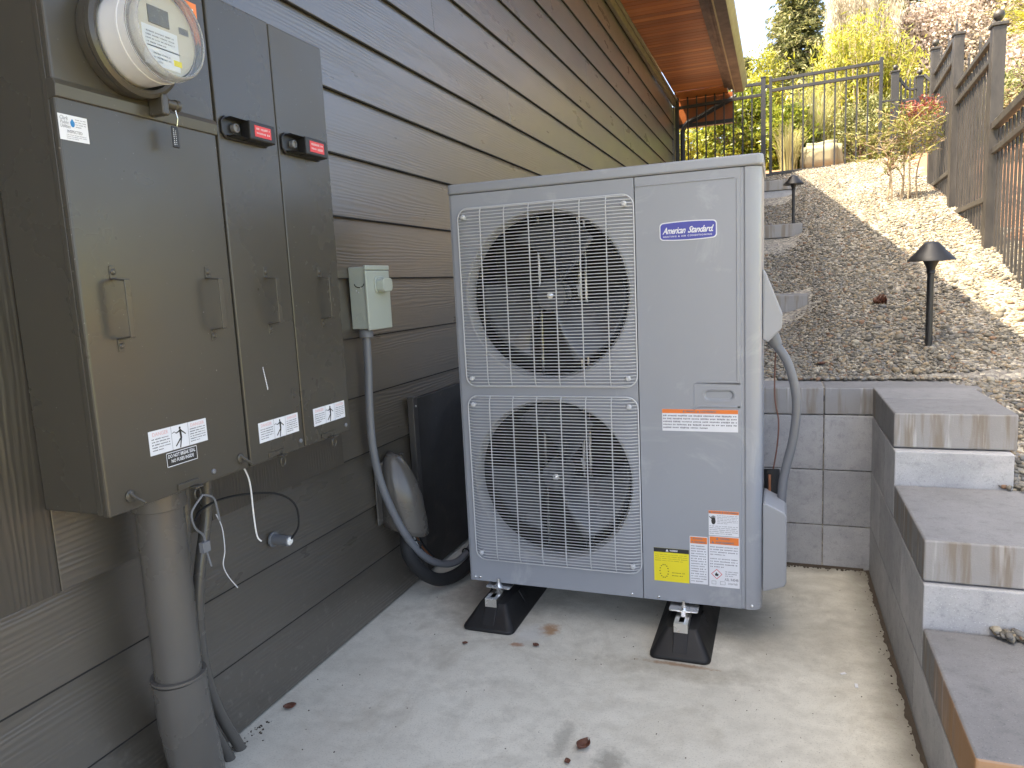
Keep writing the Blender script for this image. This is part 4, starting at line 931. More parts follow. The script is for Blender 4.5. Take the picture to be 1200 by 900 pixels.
# rubber feet
foot0 = None
for k, (xc, yfr, labt) in enumerate(((-.892, 2.006, 'left black rubber mounting foot under the heat pump'), (-.272, 1.990, 'right black rubber mounting foot under the service panel of the heat pump'))):
    ft = thing('mounting_foot', labt, 'mounting foot', (xc, yfr, 0), 'rubber feet carrying the heat pump'); ft.location = (xc, yfr, 0); INV[ft.name] = Matrix()
    if foot0 is None:
        m = MB()
        bt = rrect(-.089, .089, 0, .62, .022, 4); lo = bt; tp_ = rrect(-.046, .046, .065, .555, .012, 4); n4 = len(bt)
        vs = [(x, y, .0) for x, y in bt] + [(x, y, .010) for x, y in bt] + [(x * 1, y, .074) for x, y in tp_]
        m.add(vs, [(i, (i + 1) % n4, (i + 1) % n4 + n4, i + n4) for i in range(n4)] + [(i + n4, (i + 1) % n4 + n4, (i + 1) % n4 + 2 * n4, i + 2 * n4) for i in range(n4)] + [tuple(range(2 * n4, 3 * n4)), tuple(range(n4))[::-1]])
        b_ = m.build('rubber_block', m_rubber, ft, .003, smooth=True)
        MB().add([(-.021, .0215, .024), (.021, .0215, .024), (.021, .060, .075), (-.021, .060, .075), (-.021, .010, .020), (.021, .010, .020), (.021, .052, .076), (-.021, .052, .076)], [(0, 1, 2, 3), (4, 5, 6, 7), (0, 4, 7, 3), (1, 5, 6, 2), (0, 1, 5, 4), (3, 2, 6, 7)]).build('end_rib', m_rubber, ft, .002)
        for y0 in (.18, .30, .42):
            for s in (-1, 1): MB().prism([(s * .048, .070), (s * .080, .014), (s * .083, .016), (s * .052, .074)], 1, y0, y0 + .025).build('side_rib', m_rubber, ft, .002)
        st_ = MB(); st_.box(-.0205, -.0185, .048, .575, .0745, .096).box(.0185, .0205, .048, .575, .0745, .096)
        # top web with slots
        yy = .048
        st_.box(-.0185, .0185, .048, .060, .0935, .096)
        for q in range(9):
            ya = .060 + q * .056; st_.box(-.0185, -.008, ya, ya + .034, .0935, .096); st_.box(.008, .0185, ya, ya + .034, .0935, .096); st_.box(-.0185, .0185, ya + .034, ya + .056, .0935, .096)
        st_.build('channel', m_steel, ft)
        MB().box(-.0185, .0185, .050, .570, .0745, .0765).build('channel_floor', m_dark, ft)
        MB().box(-.0205, .0205, .046, .048, .068, .0962).build('channel_lip', m_steel, ft)
        MB().prism(rrect(-.044, .044, .108, .165, .008), 2, .1045, .1085).build('bracket_plate', m_steel, ft, .001)
        MB().lathe([(.015, .1086), (.015, .1105)], (0, .125, 0), 2, 20).lathe([(.0085, .1105), (.0085, .118), (.005, .119), (.005, .134)], (0, .125, 0), 2, 8).lathe([(.012, .0965), (.012, .1044)], (0, .125, 0), 2, 6).build('bolt', m_steel, ft)
        foot0 = ft
    else:
        for ch in list(foot0.children):
            c = ch.copy(); COL.objects.link(c); c.parent = ft

# ================================================================ PATH LIGHTS
def path_light(x, y, z, s, labt):
    t = thing('path_light', labt, 'path light', (x, y, z), 'black path lights on the gravel')
    top = z + .425 * s
    MB().lathe([(.013 * s, -.06), (.013 * s, .30 * s), (.016 * s, .302 * s), (.016 * s, .312 * s), (.0145 * s, .315 * s), (.018 * s, .328 * s), (.030 * s, .352 * s), (.031 * s, .356 * s)], (x, y, z), 2, 24).build('stem', m_black, t, smooth=True)
    MB().lathe([(.088 * s, .352 * s), (.086 * s, .357 * s), (.070 * s, .375 * s), (.050 * s, .396 * s), (.033 * s, .418 * s), (.022 * s, .427 * s), (.008 * s, .430 * s), (.001, .4302 * s)], (x, y, z), 2, 40, cap=False).build('shade', m_black, t, smooth=True)
    MB().lathe([(.084 * s, .353 * s), (.031 * s, .365 * s)], (x, y, z), 2, 40, cap=False).build('shade_lining', m_black, t, smooth=True)
path_light(.577, 3.33, zt(.577, 3.33), 1.0, 'nearer black mushroom path light on the gravel behind the wall')
path_light(.108, 6.42, zt(.108, 6.42) - .0, .92, 'smaller looking far black path light beside the middle terrace wall')

# ================================================================ FENCES
fn = thing('picket_fence', 'weathered dark grey picket fence with ball topped posts along the gravel', 'fence', (1.15, 5, 1.2))
def fx_(y): return 1.15 + (y - 4.94) * .052 if y > 4.94 else 1.15 + (y - 4.94) * .085
def post(y, w, top, ball, par=fn, mat=m_fence, x=None):
    x = fx_(y) if x is None else x; g0 = zt(x, y) - .06 if par is fn else 2.3
    p = MB().box(x - w / 2, x + w / 2, y - w / 2, y + w / 2, g0, top - .02).build('post', mat, par, .003)
    c = MB().box(x - w * .62, x + w * .62, y - w * .62, y + w * .62, top - .02, top)
    c.build('post_cap', mat, p, .004)
    if ball: MB().lathe([(.010, 0), (.010, .012), (.018, .018), (.026, .030), (.029, .044), (.026, .058), (.017, .069), (.006, .074)], (x, y, top), 2, 20).build('ball_finial', mat, p, smooth=True)
post(4.94, .066, 2.45, True); post(6.3, .066, 2.79, False); post(7.53, .066, 3.02, True); post(3.35, .066, 1.95, True)
def rail(ya, yb, z0, z1=None, h=.032, t=.028, off=0):
    z1 = z0 if z1 is None else z1; xa, xb = fx_(ya) + off, fx_(yb) + off
    MB().add([(xa - t / 2, ya, z0 - h / 2), (xa + t / 2, ya, z0 - h / 2), (xa + t / 2, ya, z0 + h / 2), (xa - t / 2, ya, z0 + h / 2), (xb - t / 2, yb, z1 - h / 2), (xb + t / 2, yb, z1 - h / 2), (xb + t / 2, yb, z1 + h / 2), (xb - t / 2, yb, z1 + h / 2)], [(0, 1, 2, 3), (7, 6, 5, 4), (0, 4, 5, 1), (1, 5, 6, 2), (2, 6, 7, 3), (3, 7, 4, 0)]).build('rail', m_fence, fn, .003)
def pickets(ya, yb, n, ztop, zbot=None, spear=3, w=.03, off=.012):
    for k in range(n):
        y = ya + (yb - ya) * (k + .5) / n; x = fx_(y) + off; zb = (zt(x, y) + random.uniform(-.02, .03)) if zbot is None else zbot
        tall = spear and k % spear == 1; zz = ztop + (.10 if tall else -.02)
        m = MB().box(x - .0045, x + .0045, y - w / 2, y + w / 2, zb, zz)
        if tall: m.add([(x - .007, y - w / 2, zz), (x + .007, y - w / 2, zz), (x + .007, y + w / 2, zz), (x - .007, y + w / 2, zz), (x, y, zz + .05)], [(0, 1, 4), (1, 2, 4), (2, 3, 4), (3, 0, 4)])
        m.build('picket', m_fence, fn)
rail(4.98, 6.26, 2.41); rail(4.98, 6.26, 2.29); rail(4.98, 6.26, 1.50)
pickets(5.0, 6.25, 13, 2.41, None, 4, .03)
rail(6.34, 7.49, 2.80); rail(6.34, 7.49, 2.645); rail(6.34, 7.49, 1.83)
pickets(6.34, 7.48, 12, 2.80, None, 4, .03)
rail(3.39, 4.90, 1.89, h=.04, t=.04); rail(3.39, 4.90, 1.75)
pickets(3.40, 4.88, 15, 1.88, None, 0, .022)
# dark ball-post fence at the top of the slope
df = thing('iron_fence', 'black scalloped iron fence with ball posts beyond the gate', 'fence', (1.5, 10.3, 2.4))
for (x, y, top, w) in ((1.325, 10.25, 3.50, .085), (1.60, 10.3, 3.42, .075), (1.90, 10.0, 3.55, .08)):
    post(y, w, top, True, df, m_fence_dark, x)
for (xa, xb) in ((1.37, 1.565), (1.64, 1.86)):
    arc = [(xa + (xb - xa) * t, 10.27 - (.0 if xa < 1.5 else .15 * t), 3.42 - .16 * math.sin(math.pi / 2 * min(1, t * 1.3)) + (.05 * max(0, t - .7))) for t in np.linspace(0, 1, 9)]
    MB().tube(arc, .018, 6).build('top_rail', m_fence_dark, df, smooth=True)
    box('rail', m_fence_dark, df, xa - .01, xb + .01, 10.25, 10.28, 3.12, 3.16, .002)
    for k in range(4):
        x = xa + (xb - xa) * (k + .5) / 4; MB().box(x - .009, x + .009, 10.256, 10.274, 2.3, 3.36).add([(x - .012, 10.256, 3.36), (x + .012, 10.256, 3.36), (x + .012, 10.28, 3.36), (x - .012, 10.28, 3.36), (x, 10.268, 3.43)], [(0, 1, 4), (1, 2, 4), (2, 3, 4), (3, 0, 4)]).build('picket', m_fence_dark, df)
# fence section next to house
hf = thing('railing', 'black metal railing section between the house corner and the gate post', 'railing', (-.75, 9.9, 2.3))
def bar(x0, z0, x1, z1, r, y, nm, mat, par, n=4):
    a = MB().add([(x0, y - r, z0 - r), (x0, y + r, z0 - r), (x0, y + r, z0 + r), (x0, y - r, z0 + r), (x1, y - r, z1 - r), (x1, y + r, z1 - r), (x1, y + r, z1 + r), (x1, y - r, z1 + r)], [(0, 1, 2, 3), (7, 6, 5, 4), (0, 4, 5, 1), (1, 5, 6, 2), (2, 6, 7, 3), (3, 7, 4, 0)])
    return a.build(nm, mat, par, .002)
box('post', m_black, hf, -1.285, -1.235, 9.86, 9.91, 1.9, 3.52, .003)
bar(-1.235, 3.475, -.215, 3.482, .018, 9.885, 'rail', m_black, hf); bar(-1.235, 3.315, -.215, 3.345, .018, 9.885, 'rail', m_black, hf)
for k in range(8):
    x = -1.235 + (k + 1) * 1.02 / 9; box('baluster', m_black, hf, x - .009, x + .009, 9.876, 9.894, 2.1, 3.47, 0)
gt = thing('gate', 'grey metal bar gate standing open topped against the yellow shrubs', 'gate', (.5, 9.9, 2.3))
box('post', m_gate, gt, -.222, -.165, 9.87, 9.93, 2.1, 3.545, .003); box('post_cap', m_gate, gt, -.226, -.161, 9.866, 9.934, 3.546, 3.56, .002)
box('stile', m_gate, gt, -.125, -.088, 9.88, 9.92, 2.30, 3.555, .003); box('stile', m_gate, gt, 1.112, 1.150, 9.88, 9.92, 2.22, 3.60, .003)
bar(-.088, 3.505, 1.112, 3.545, .018, 9.90, 'top_rail', m_gate, gt); bar(-.088, 3.385, 1.112, 3.415, .018, 9.90, 'middle_rail', m_gate, gt); bar(-.088, 2.375, 1.112, 2.40, .018, 9.90, 'bottom_rail', m_gate, gt)
for k in range(9):
    x = -.088 + (k + 1) * 1.2 / 10; box('bar', m_gate, gt, x - .009, x + .009, 9.891, 9.909, 2.28, 3.51, 0)
MB().box(1.15, 1.29, 9.89, 9.91, 3.08, 3.10).build('latch', m_gate, gt, .002); MB().box(-.165, -.125, 9.885, 9.905, 3.42, 3.46).box(-.165, -.125, 9.885, 9.905, 2.34, 2.38).build('hinge', m_gate, gt, .002)

# ================================================================ PLANTS
def leaves(name, C, L, Wd, D, mat, parent=None, fold=.25):
    """rhombus leaves: centres C (n,3), length L, width Wd, direction D (n,3)"""
    C = np.asarray(C, float); n = len(C); D = np.asarray(D, float); D /= np.linalg.norm(D, axis=1)[:, None] + 1e-9
    r = rng.normal(size=(n, 3)); Sd = np.cross(D, r); Sd /= np.linalg.norm(Sd, axis=1)[:, None] + 1e-9; Nn = np.cross(D, Sd)
    L = np.broadcast_to(L, (n,))[:, None]; Wd = np.broadcast_to(Wd, (n,))[:, None]
    a = C - D * L / 2; b = C + Sd * Wd / 2 + Nn * Wd * fold - D * L * .08; c = C + D * L / 2; d = C - Sd * Wd / 2 + Nn * Wd * fold - D * L * .08
    V = np.stack([a, b, c, d], 1).reshape(-1, 3); F = (np.array([(0, 1, 2), (0, 2, 3)])[None] + (np.arange(n) * 4)[:, None, None]).reshape(-1, 3)
    return np_mesh(name, V, F, mat, parent)
def dirs(n, up=0.0, s=1.0):
    d = rng.normal(size=(n, 3)) * s; d[:, 2] += up; return d
def clumps(n_cl, cen, rad, per, cr, shell=.55):
    """points in clumps spread inside an ellipsoid, biased to the outside"""
    out = []
    d = rng.normal(size=(n_cl, 3)); d /= np.linalg.norm(d, axis=1)[:, None]
    r = shell + (1 - shell) * rng.random(n_cl) ** .7; c = np.array(cen) + d * r[:, None] * np.array(rad) * rng.uniform(.85, 1.12, (n_cl, 1))
    p = c[:, None, :] + rng.normal(size=(n_cl, per, 3)) * cr
    return p.reshape(-1, 3), c
m_hedge = leaf_mat('laurel_leaf', [(.08, .12, .01), (.16, .2, .018), (.26, .29, .03), (.36, .38, .05)], .4, .35)
m_hedge2 = leaf_mat('golden_leaf', [(.2, .22, .02), (.34, .34, .03), (.45, .42, .06)], .45)
m_bamboo = leaf_mat('bamboo_leaf', [(.2, .22, .02), (.36, .36, .03), (.48, .44, .05), (.3, .34, .04), (.5, .42, .1)], .45)
m_grass = leaf_mat('pale_grass', [(.25, .27, .1), (.4, .38, .18), (.5, .46, .25)], .4)
m_conifer = leaf_mat('conifer_needles', [(.08, .1, .035), (.16, .17, .06), (.24, .24, .1), (.32, .29, .13)], .4)
m_blossom = leaf_mat('blossom_petal', [(.42, .34, .3), (.56, .46, .42), (.68, .6, .55), (.44, .36, .28), (.26, .2, .13)], .45)
m_plume = leaf_mat('cream_plume', [(.5, .44, .33), (.66, .6, .48), (.75, .7, .6)], .45)
m_sage = leaf_mat('olive_leaf', [(.1, .12, .03), (.2, .21, .07), (.3, .29, .12)], .35)
m_nandina = leaf_mat('nandina_leaf', [(.14, .17, .03), (.24, .26, .05), (.34, .32, .08), (.2, .1, .03)], .35)
m_redleaf = leaf_mat('red_leaf', [(.16, .03, .025), (.26, .06, .05), (.2, .09, .05)], .35)
m_twig = bark_mat('twig', (.1, .07, .05), (.24, .18, .13))

def bush(name, label, cat, cen, rad, ncl, per, cr, L, Wd, mat, up=.3, group=None, ground=None):
    t = thing(name, label, cat, (cen[0], cen[1], cen[2] - rad[2]), group)
    p, c = clumps(ncl, cen, rad, per, cr); p = p[p[:, 2] > cen[2] - rad[2] * .97]
    leaves('foliage', p, rng.uniform(.7, 1.3, len(p)) * L, rng.uniform(.7, 1.3, len(p)) * Wd, dirs(len(p), up), mat, t)
    st = MB(); base = Vector((cen[0], cen[1], (ground if ground is not None else cen[2] - rad[2]) - .1))
    for i in range(0, min(len(c), 40)):
        q = Vector(c[i]); b0 = base + Vector((random.uniform(-.3, .3) * rad[0], random.uniform(-.2, .2) * rad[1], 0)); mid = (b0 + q) / 2 + Vector((0, 0, .1 * rad[2]))
        st.tube([b0, mid, q], [.016, .010, .004], 5, cap=False)
    st.build('stems', m_twig, t); return t
# green laurel hedge behind the railing
bush('laurel_shrub', 'glossy bright green laurel shrub behind the black railing', 'shrub', (-.62, 12.4, 3.35), (.62, .6, .75), 150, 62, .075, .085, .042, m_hedge, .3, None, 2.6)
bush('laurel_shrub', 'glossy green laurel shrub directly behind the gate hinge post', 'shrub', (.05, 12.1, 3.1), (.42, .5, .62), 90, 55, .075, .085, .042, m_hedge, .3, None, 2.6)
bush('golden_shrub', 'golden yellow shrub between the house corner and the laurel', 'shrub', (-1.42, 12.8, 3.0), (.5, .5, .95), 110, 60, .08, .07, .035, m_hedge2, .3, None, 2.5)
bush('olive_shrub', 'low olive green shrub behind the right half of the gate', 'shrub', (1.25, 11.9, 3.0), (.55, .5, .55), 120, 60, .07, .055, .028, m_sage, .3, None, 2.6)
bush('golden_shrub', 'tall golden conifer shrub peeking out right of the gutter end', 'shrub', (-.30, 14.5, 4.1), (.35, .4, .95), 110, 60, .07, .07, .03, m_hedge2, .6, None, 2.9)
# bamboo
bt_ = thing('bamboo_clump', 'tall yellow green bamboo clump rising behind the gate', 'bamboo', (1.15, 13.2, 2.9))
P_ = []; D_ = []; cm = MB()
for i in range(150):
    x = 1.18 + random.gauss(0, .28); y = 13.2 + random.gauss(0, .3); h = random.uniform(1.3, 2.35) * (1 - .35 * abs(x - 1.18)); lx = (x - 1.18) * random.uniform(.3, .7) + random.gauss(0, .06); ly = random.gauss(0, .15)
    b0 = Vector((x, y, 2.85)); path = [b0 + Vector((lx * t * t, ly * t * t, h * t)) for t in (0, .35, .7, 1)]
    cm.tube(path, [.009, .008, .006, .002], 4, cap=False)
    for _ in range(90):
        t = random.random() ** .75 * .9 + .1; q = b0 + Vector((lx * t * t, ly * t * t, h * t)) + Vector((random.gauss(0, .07), random.gauss(0, .07), random.gauss(0, .05)))
        P_.append(q); D_.append((random.gauss(0, .7), random.gauss(0, .7), random.uniform(-.2, 1.4)))
cm.build('canes', m_cane, bt_); leaves('foliage', P_, rng.uniform(.08, .16, len(P_)), .022, D_, m_bamboo, bt_)
# tall pale grasses
def grass(cx_, cy_, cz_, n, h, spread, label, mat=m_grass):
    t = thing('ornamental_grass', label, 'ornamental grass', (cx_, cy_, cz_)); V = []; F = []
    for i in range(n):
        a = random.uniform(0, 6.283); d = Vector((math.cos(a), math.sin(a), 0)); hh = h * random.uniform(.6, 1); sp = spread * random.uniform(.2, 1); b = Vector((cx_, cy_, cz_)) + d * random.uniform(0, .12); s = Vector((-d.y, d.x, 0)) * .007
        o = len(V); K = 6
        for k in range(K + 1):
            tt = k / K; p = b + d * sp * tt ** 1.8 + Vector((0, 0, hh * (tt - .18 * tt ** 4))); w_ = 1 - tt * .9; V += [p - s * w_, p + s * w_]
        F += [(o + 2 * k, o + 2 * k + 1, o + 2 * k + 3, o + 2 * k + 2) for k in range(K)]
    np_mesh('blades', [tuple(v) for v in V], F, mat, t)
grass(.48, 12.3, 2.75, 500, 1.45, .5, 'pale green fountain of tall grass behind the middle of the gate')
grass(.12, 11.4, 2.55, 260, .9, .3, 'short dry tuft of grass behind the left gate stile')
grass(.8, 12.9, 2.8, 380, 1.7, .45, 'tall arching grass between the pale tuft and the bamboo')
# pampas plumes
pp = thing('pampas_grass', 'tall cream feathery pampas plumes above the bamboo', 'pampas grass', (1.6, 16.5, 3.3))
P_ = []; D_ = []; cm = MB()
for i in range(34):
    x = 1.5 + random.uniform(-.55, .6); y = 16.5 + random.gauss(0, .35); top = random.uniform(6.5, 7.3); lean = random.gauss(.0, .1) + (x - 1.5) * .2
    cm.tube([(1.5 + (x - 1.5) * .5, y, 3.2), (x, y, 5.3), (x + lean * .6, y, top)], [.014, .01, .004], 4, cap=False)
    for _ in range(1500):
        t = random.random(); z = 5.35 + (top - 5.35) * t; w_ = .055 * math.sin(math.pi * (.08 + .9 * t)) ** .6
        P_.append((x + lean * .6 * t + random.gauss(0, w_), y + random.gauss(0, w_), z)); D_.append((random.gauss(0, .25) + .15, random.gauss(0, .25), -1 + random.gauss(0, .2)))
cm.build('stalks', m_cane, pp); leaves('plumes', P_, rng.uniform(.06, .12, len(P_)), .011, D_, m_plume, pp)
grass(1.5, 16.4, 3.1, 400, 2.4, .9, 'green grass skirt at the foot of the pampas plumes', m_bamboo)
# boulder
def rock(name, cx_, cy_, cz_, sx, sy, sz, mat, label, seed):
    bm = bmesh.new(); bmesh.ops.create_cube(bm, size=1)
    bmesh.ops.bevel(bm, geom=bm.edges[:] , offset=.14, segments=2, affect='EDGES'); bmesh.ops.subdivide_edges(bm, edges=bm.edges[:], cuts=2, use_grid_fill=True)
    rd = random.Random(seed)
    from mathutils import noise
    for v in bm.verts:
        nn_ = noise.noise_vector(v.co * 2.3 + Vector((seed, 0, 0))); v.co += nn_ * .09; v.co = Vector((v.co.x * sx, v.co.y * sy, v.co.z * sz))
    me = bpy.data.meshes.new(name); bm.to_mesh(me); bm.free(); me.materials.append(mat); me.polygons.foreach_set('use_smooth', [True] * len(me.polygons))
    o = bpy.data.objects.new(name, me); COL.objects.link(o); o.location = (cx_, cy_, cz_); tag(o, label, 'boulder'); return o
m_rock = paint('boulder_stone', (.24, .23, .15), .85, .25, .6, scale=7)
rock('boulder', .57, 11.6, 2.75, .56, .4, .42, m_rock, 'squared pale sandstone boulder seen through the gate bars', 3)
# nandina in front of the gate
nd = thing('nandina_shrub', 'sparse nandina shrub with bare canes and red tipped leaves in the gravel', 'shrub', (1.0, 6.9, 1.65))
cm = MB(); P_ = []; D_ = []; PR = []; DR = []
for i, (bx, by, tx, tz) in enumerate(((.95, 6.9, .82, 2.20), (1.0, 6.85, 1.02, 2.3), (1.04, 6.95, 1.1, 2.33), (.90, 6.95, .93, 2.25), (1.08, 6.9, 1.2, 2.22), (.98, 7.0, 1.0, 2.1), (.84, 6.85, .86, 2.05))):
    g0 = zt(bx, by) - .03
    pth = smooth_path([(bx, by, g0), (bx + random.uniform(-.03, .03), by, g0 + .22), ((bx + tx) / 2 + random.uniform(-.04, .04), by, g0 + .4), (tx, by, tz - .05)], 4)
    cm.tube(pth, [.008 - .004 * k / len(pth) for k in range(len(pth))], 6)
    for _ in range(14):
        q = Vector((tx, by, tz - .04)) + Vector((random.gauss(0, .09), random.gauss(0, .08), random.gauss(0, .04))); e = q + Vector((random.gauss(0, .18), random.gauss(0, .1), random.uniform(-.03, .14)))
        cm.tube([Vector((tx, by, tz - .1)), q, e], [.003, .002, .001], 4, cap=False)
        for _ in range(16):
            t = random.random(); c_ = q.lerp(e, t) + Vector([random.gauss(0, .02)] * 3); P_.append(c_); D_.append((e - q).normalized() + Vector((random.gauss(0, .6), random.gauss(0, .6), random.gauss(0, .4))))
for _ in range(420):
    PR.append((1.10 + random.gauss(0, .075), 6.9 + random.gauss(0, .06), 2.40 + random.gauss(0, .045))); DR.append((random.gauss(0, 1), random.gauss(0, 1), random.gauss(0, 1)))
for _ in range(60): PR.append((.87 + random.gauss(0, .015), 6.88, 2.0 + random.gauss(0, .05))); DR.append((random.gauss(0, .5), 0, -1))
cm.build('canes', m_cane, nd); leaves('foliage', P_, rng.uniform(.035, .065, len(P_)), .010, D_, m_nandina, nd); leaves('red_foliage', PR, rng.uniform(.025, .045, len(PR)), .012, DR, m_redleaf, nd)

# conifers
def conifer(cx_, cy_, z0, h, w_, label, nb=230, mat=m_conifer, dens=26):
    t = thing('conifer_tree', label, 'conifer', (cx_, cy_, z0), 'conifers beyond the garden')
    MB().tube([(cx_, cy_, z0), (cx_ + .05, cy_, z0 + h * .5), (cx_, cy_, z0 + h)], [h * .018, h * .011, .01], 8).build('trunk', m_bark, t, smooth=True)
    P_ = []; D_ = []; bm_ = MB()
    for i in range(nb):
        u = (i + random.random()) / nb; z = z0 + h * (.08 + .92 * u); r = w_ * (1 - u) ** .75 * random.uniform(.55, 1.1) + .12; a = random.uniform(0, 6.283); d = Vector((math.cos(a), math.sin(a), 0))
        tip = Vector((cx_, cy_, z)) + d * r + Vector((0, 0, -.22 * r + .1 * (u > .8))); s0 = Vector((cx_, cy_, z)); mid = (s0 + tip) / 2 + Vector((0, 0, .1 * r))
        bm_.tube([s0, mid, tip], [.03 * (1 - u) + .012, .02 * (1 - u) + .008, .004], 4, cap=False)
        for k in range(int(dens * (r / w_ * 1.4 + .35))):
            tt = .22 + .82 * random.random(); c_ = s0.lerp(mid, tt * 2) if tt < .5 else mid.lerp(tip, tt * 2 - 1)
            c_ = c_ + Vector((random.gauss(0, .11), random.gauss(0, .11), random.gauss(-.05, .08)))
            for q in range(3): P_.append(c_ + Vector((random.gauss(0, .05), random.gauss(0, .05), random.gauss(0, .04)))); D_.append(d + Vector((random.gauss(0, .8), random.gauss(0, .8), random.gauss(-.3, .6))))
    bm_.build('limbs', m_bark, t); leaves('crown', P_, rng.uniform(.10, .24, len(P_)), .065, D_, mat, t)
conifer(.55, 27, 4.4, 7.4, 1.75, 'largest conifer against the blue sky left of the pampas plumes', 340)
conifer(2.45, 34, 5.2, 8.5, 1.5, 'narrow conifer behind the pampas plumes', 240)
conifer(-1.35, 31, 4.9, 4.6, 1.0, 'small conifer tip beside the gutter end', 150)
conifer(4.6, 33, 5.2, 9.5, 1.9, 'dark conifer showing through the blossom tree', 260)
# blossom trees
def blossom(cx_, cy_, z0, cen, rad, label, ncl, per, seed):
    t = thing('blossom_tree', label, 'blossom tree', (cx_, cy_, z0), 'pale pink blossom trees behind the fence'); base = Vector((cx_, cy_, z0)); bm_ = MB()
    p, c = clumps(ncl, cen, rad, per, .16, .35)
    fork = base + Vector((0, 0, (cen[2] - z0) * .55)); bm_.tube([base, base.lerp(fork, .5) + Vector((.05, 0, 0)), fork], [.16, .12, .09], 8)
    mains = [fork + Vector((random.uniform(-.7, .7) * rad[0], random.uniform(-.6, .6) * rad[1], random.uniform(.2, .7) * rad[2])) for _ in range(7)]
    for m_ in mains: bm_.tube([fork, fork.lerp(m_, .5) + Vector((0, 0, .1)), m_], [.08, .055, .035], 6, cap=False)
    for q in c[:160]:
        q = Vector(q); m_ = min(mains, key=lambda a: (a - q).length); bm_.tube([m_, m_.lerp(q, .5) + Vector((random.gauss(0, .1), 0, random.gauss(0, .1))), q], [.03, .018, .006], 4, cap=False)
    bm_.build('trunk', m_bark, t); leaves('crown', p, rng.uniform(.04, .09, len(p)), .05, dirs(len(p)), m_blossom, t)
blossom(5.4, 19, 3.6, (5.2, 18.5, 6.7), (2.3, 1.6, 1.9), 'large pale pink blossom tree above the fence posts', 330, 170, 1)
blossom(2.9, 17.2, 3.4, (2.95, 17.2, 5.2), (1.05, .9, 1.1), 'low cream blossom tree between the bamboo and the fence', 190, 150, 2)
blossom(4.1, 14.0, 3.0, (4.1, 13.8, 3.9), (1.1, .9, .95), 'pale blossom bush low behind the nearest fence post', 170, 140, 3)
t = thing('pine_branch_tree', 'yellow green young pine reaching in at the right edge', 'pine tree', (3.2, 9.6, 2.2))
MB().tube([(3.2, 9.6, 2.1), (3.15, 9.6, 3.2), (3.1, 9.6, 4.1)], [.06, .045, .02], 8).build('trunk', m_bark, t, smooth=True)
P_ = []; D_ = []; bm_ = MB()
for i in range(26):
    a = random.uniform(1.9, 4.4); e = Vector((3.12, 9.6, random.uniform(3.55, 4.1))); tip = e + Vector((math.cos(a) * random.uniform(.5, 1.0), math.sin(a) * .6, random.uniform(-.1, .2))); bm_.tube([e, tip], [.015, .004], 5, cap=False)
    for _ in range(230):
        tt = random.random() ** .6; P_.append(e.lerp(tip, tt) + Vector((random.gauss(0, .04), random.gauss(0, .04), random.gauss(0, .03)))); D_.append((tip - e).normalized() + Vector((random.gauss(0, .5), random.gauss(0, .5), random.gauss(0.2, .5))))
bm_.build('limbs', m_bark, t); leaves('crown', P_, rng.uniform(.05, .1, len(P_)), .008, D_, m_bamboo, t)
# undergrowth behind the fence
bush('bronze_shrub', 'bronze leaved shrub behind the lower pickets of the near fence', 'shrub', (2.6, 8.6, 2.35), (.7, .7, .5), 110, 55, .08, .05, .025, leaf_mat('bronze_leaf', [(.09, .05, .03), (.17, .1, .05), (.14, .14, .05)], .3), .3, None, 1.9)
bush('bronze_shrub', 'dark leaved shrub behind the tallest fence panel', 'shrub', (2.5, 11.2, 2.9), (.9, .7, .65), 130, 55, .09, .06, .03, m_sage, .3, None, 2.4)
bush('evergreen_shrub', 'broad dark evergreen shrub far behind the blossom trees', 'shrub', (4.5, 24, 5.2), (5.5, 1.5, 1.9), 420, 60, .25, .2, .11, m_sage, .3, None, 4.0)

# ================================================================ LITTER
def litter_leaf(x, y, z, s, rot, label, group=None, curl=.35, mat=m_leafbrown):
    vs = []; K = 7
    for i in range(K + 1):
        t = i / K; w_ = math.sin(math.pi * min(1, t * .96 + .02)) ** .8 * .42
        for j in (-1, -.5, 0, .5, 1): vs.append(((t - .5) * s, j * w_ * s + random.uniform(-.02, .02) * s, curl * s * (j * j * .45 + (t - .5) ** 2 * 1.1) + random.uniform(0, .03) * s + .001))
    fs = [(i * 5 + j, i * 5 + j + 1, (i + 1) * 5 + j + 1, (i + 1) * 5 + j) for i in range(K) for j in range(4)]
    o = MB().add(vs, fs).build('fallen_leaf', mat, None, smooth=True); o.location = (x, y, z + .002); o.rotation_euler = (random.uniform(-.1, .1), random.uniform(-.1, .1), rot)
    md = o.modifiers.new('solid', 'SOLIDIFY'); md.thickness = .0006
    tag(o, label, 'leaf', group)
litter_leaf(-1.254, 1.466, 0, .035, .5, 'small brown curled leaf on the slab close to the siding')
litter_leaf(-.44, 1.53, 0, .042, 1.2, 'largest dark brown dead leaf in the middle foreground of the slab', curl=.5)
litter_leaf(-.463, 1.468, 0, .018, 2.2, 'tiny leaf scrap just in front of the largest dead leaf')
litter_leaf(-.93, 1.918, 0, .018, .2, 'tiny brown scrap in front of the left rubber foot')
litter_leaf(-.708, 1.965, 0, .022, 2.9, 'small rust brown scrap between the two rubber feet')
litter_leaf(.36, 3.07, .70, .05, .3, 'orange brown leaf lying at the back edge of the cap stones')
litter_leaf(.52, 3.08, .705, .06, 2.0, 'tan leaf lying on the cap stones beside the near path light')
litter_leaf(.17, 3.2, zt(.17, 3.2), .05, 1.0, 'reddish leaf in the gravel above the conduit')
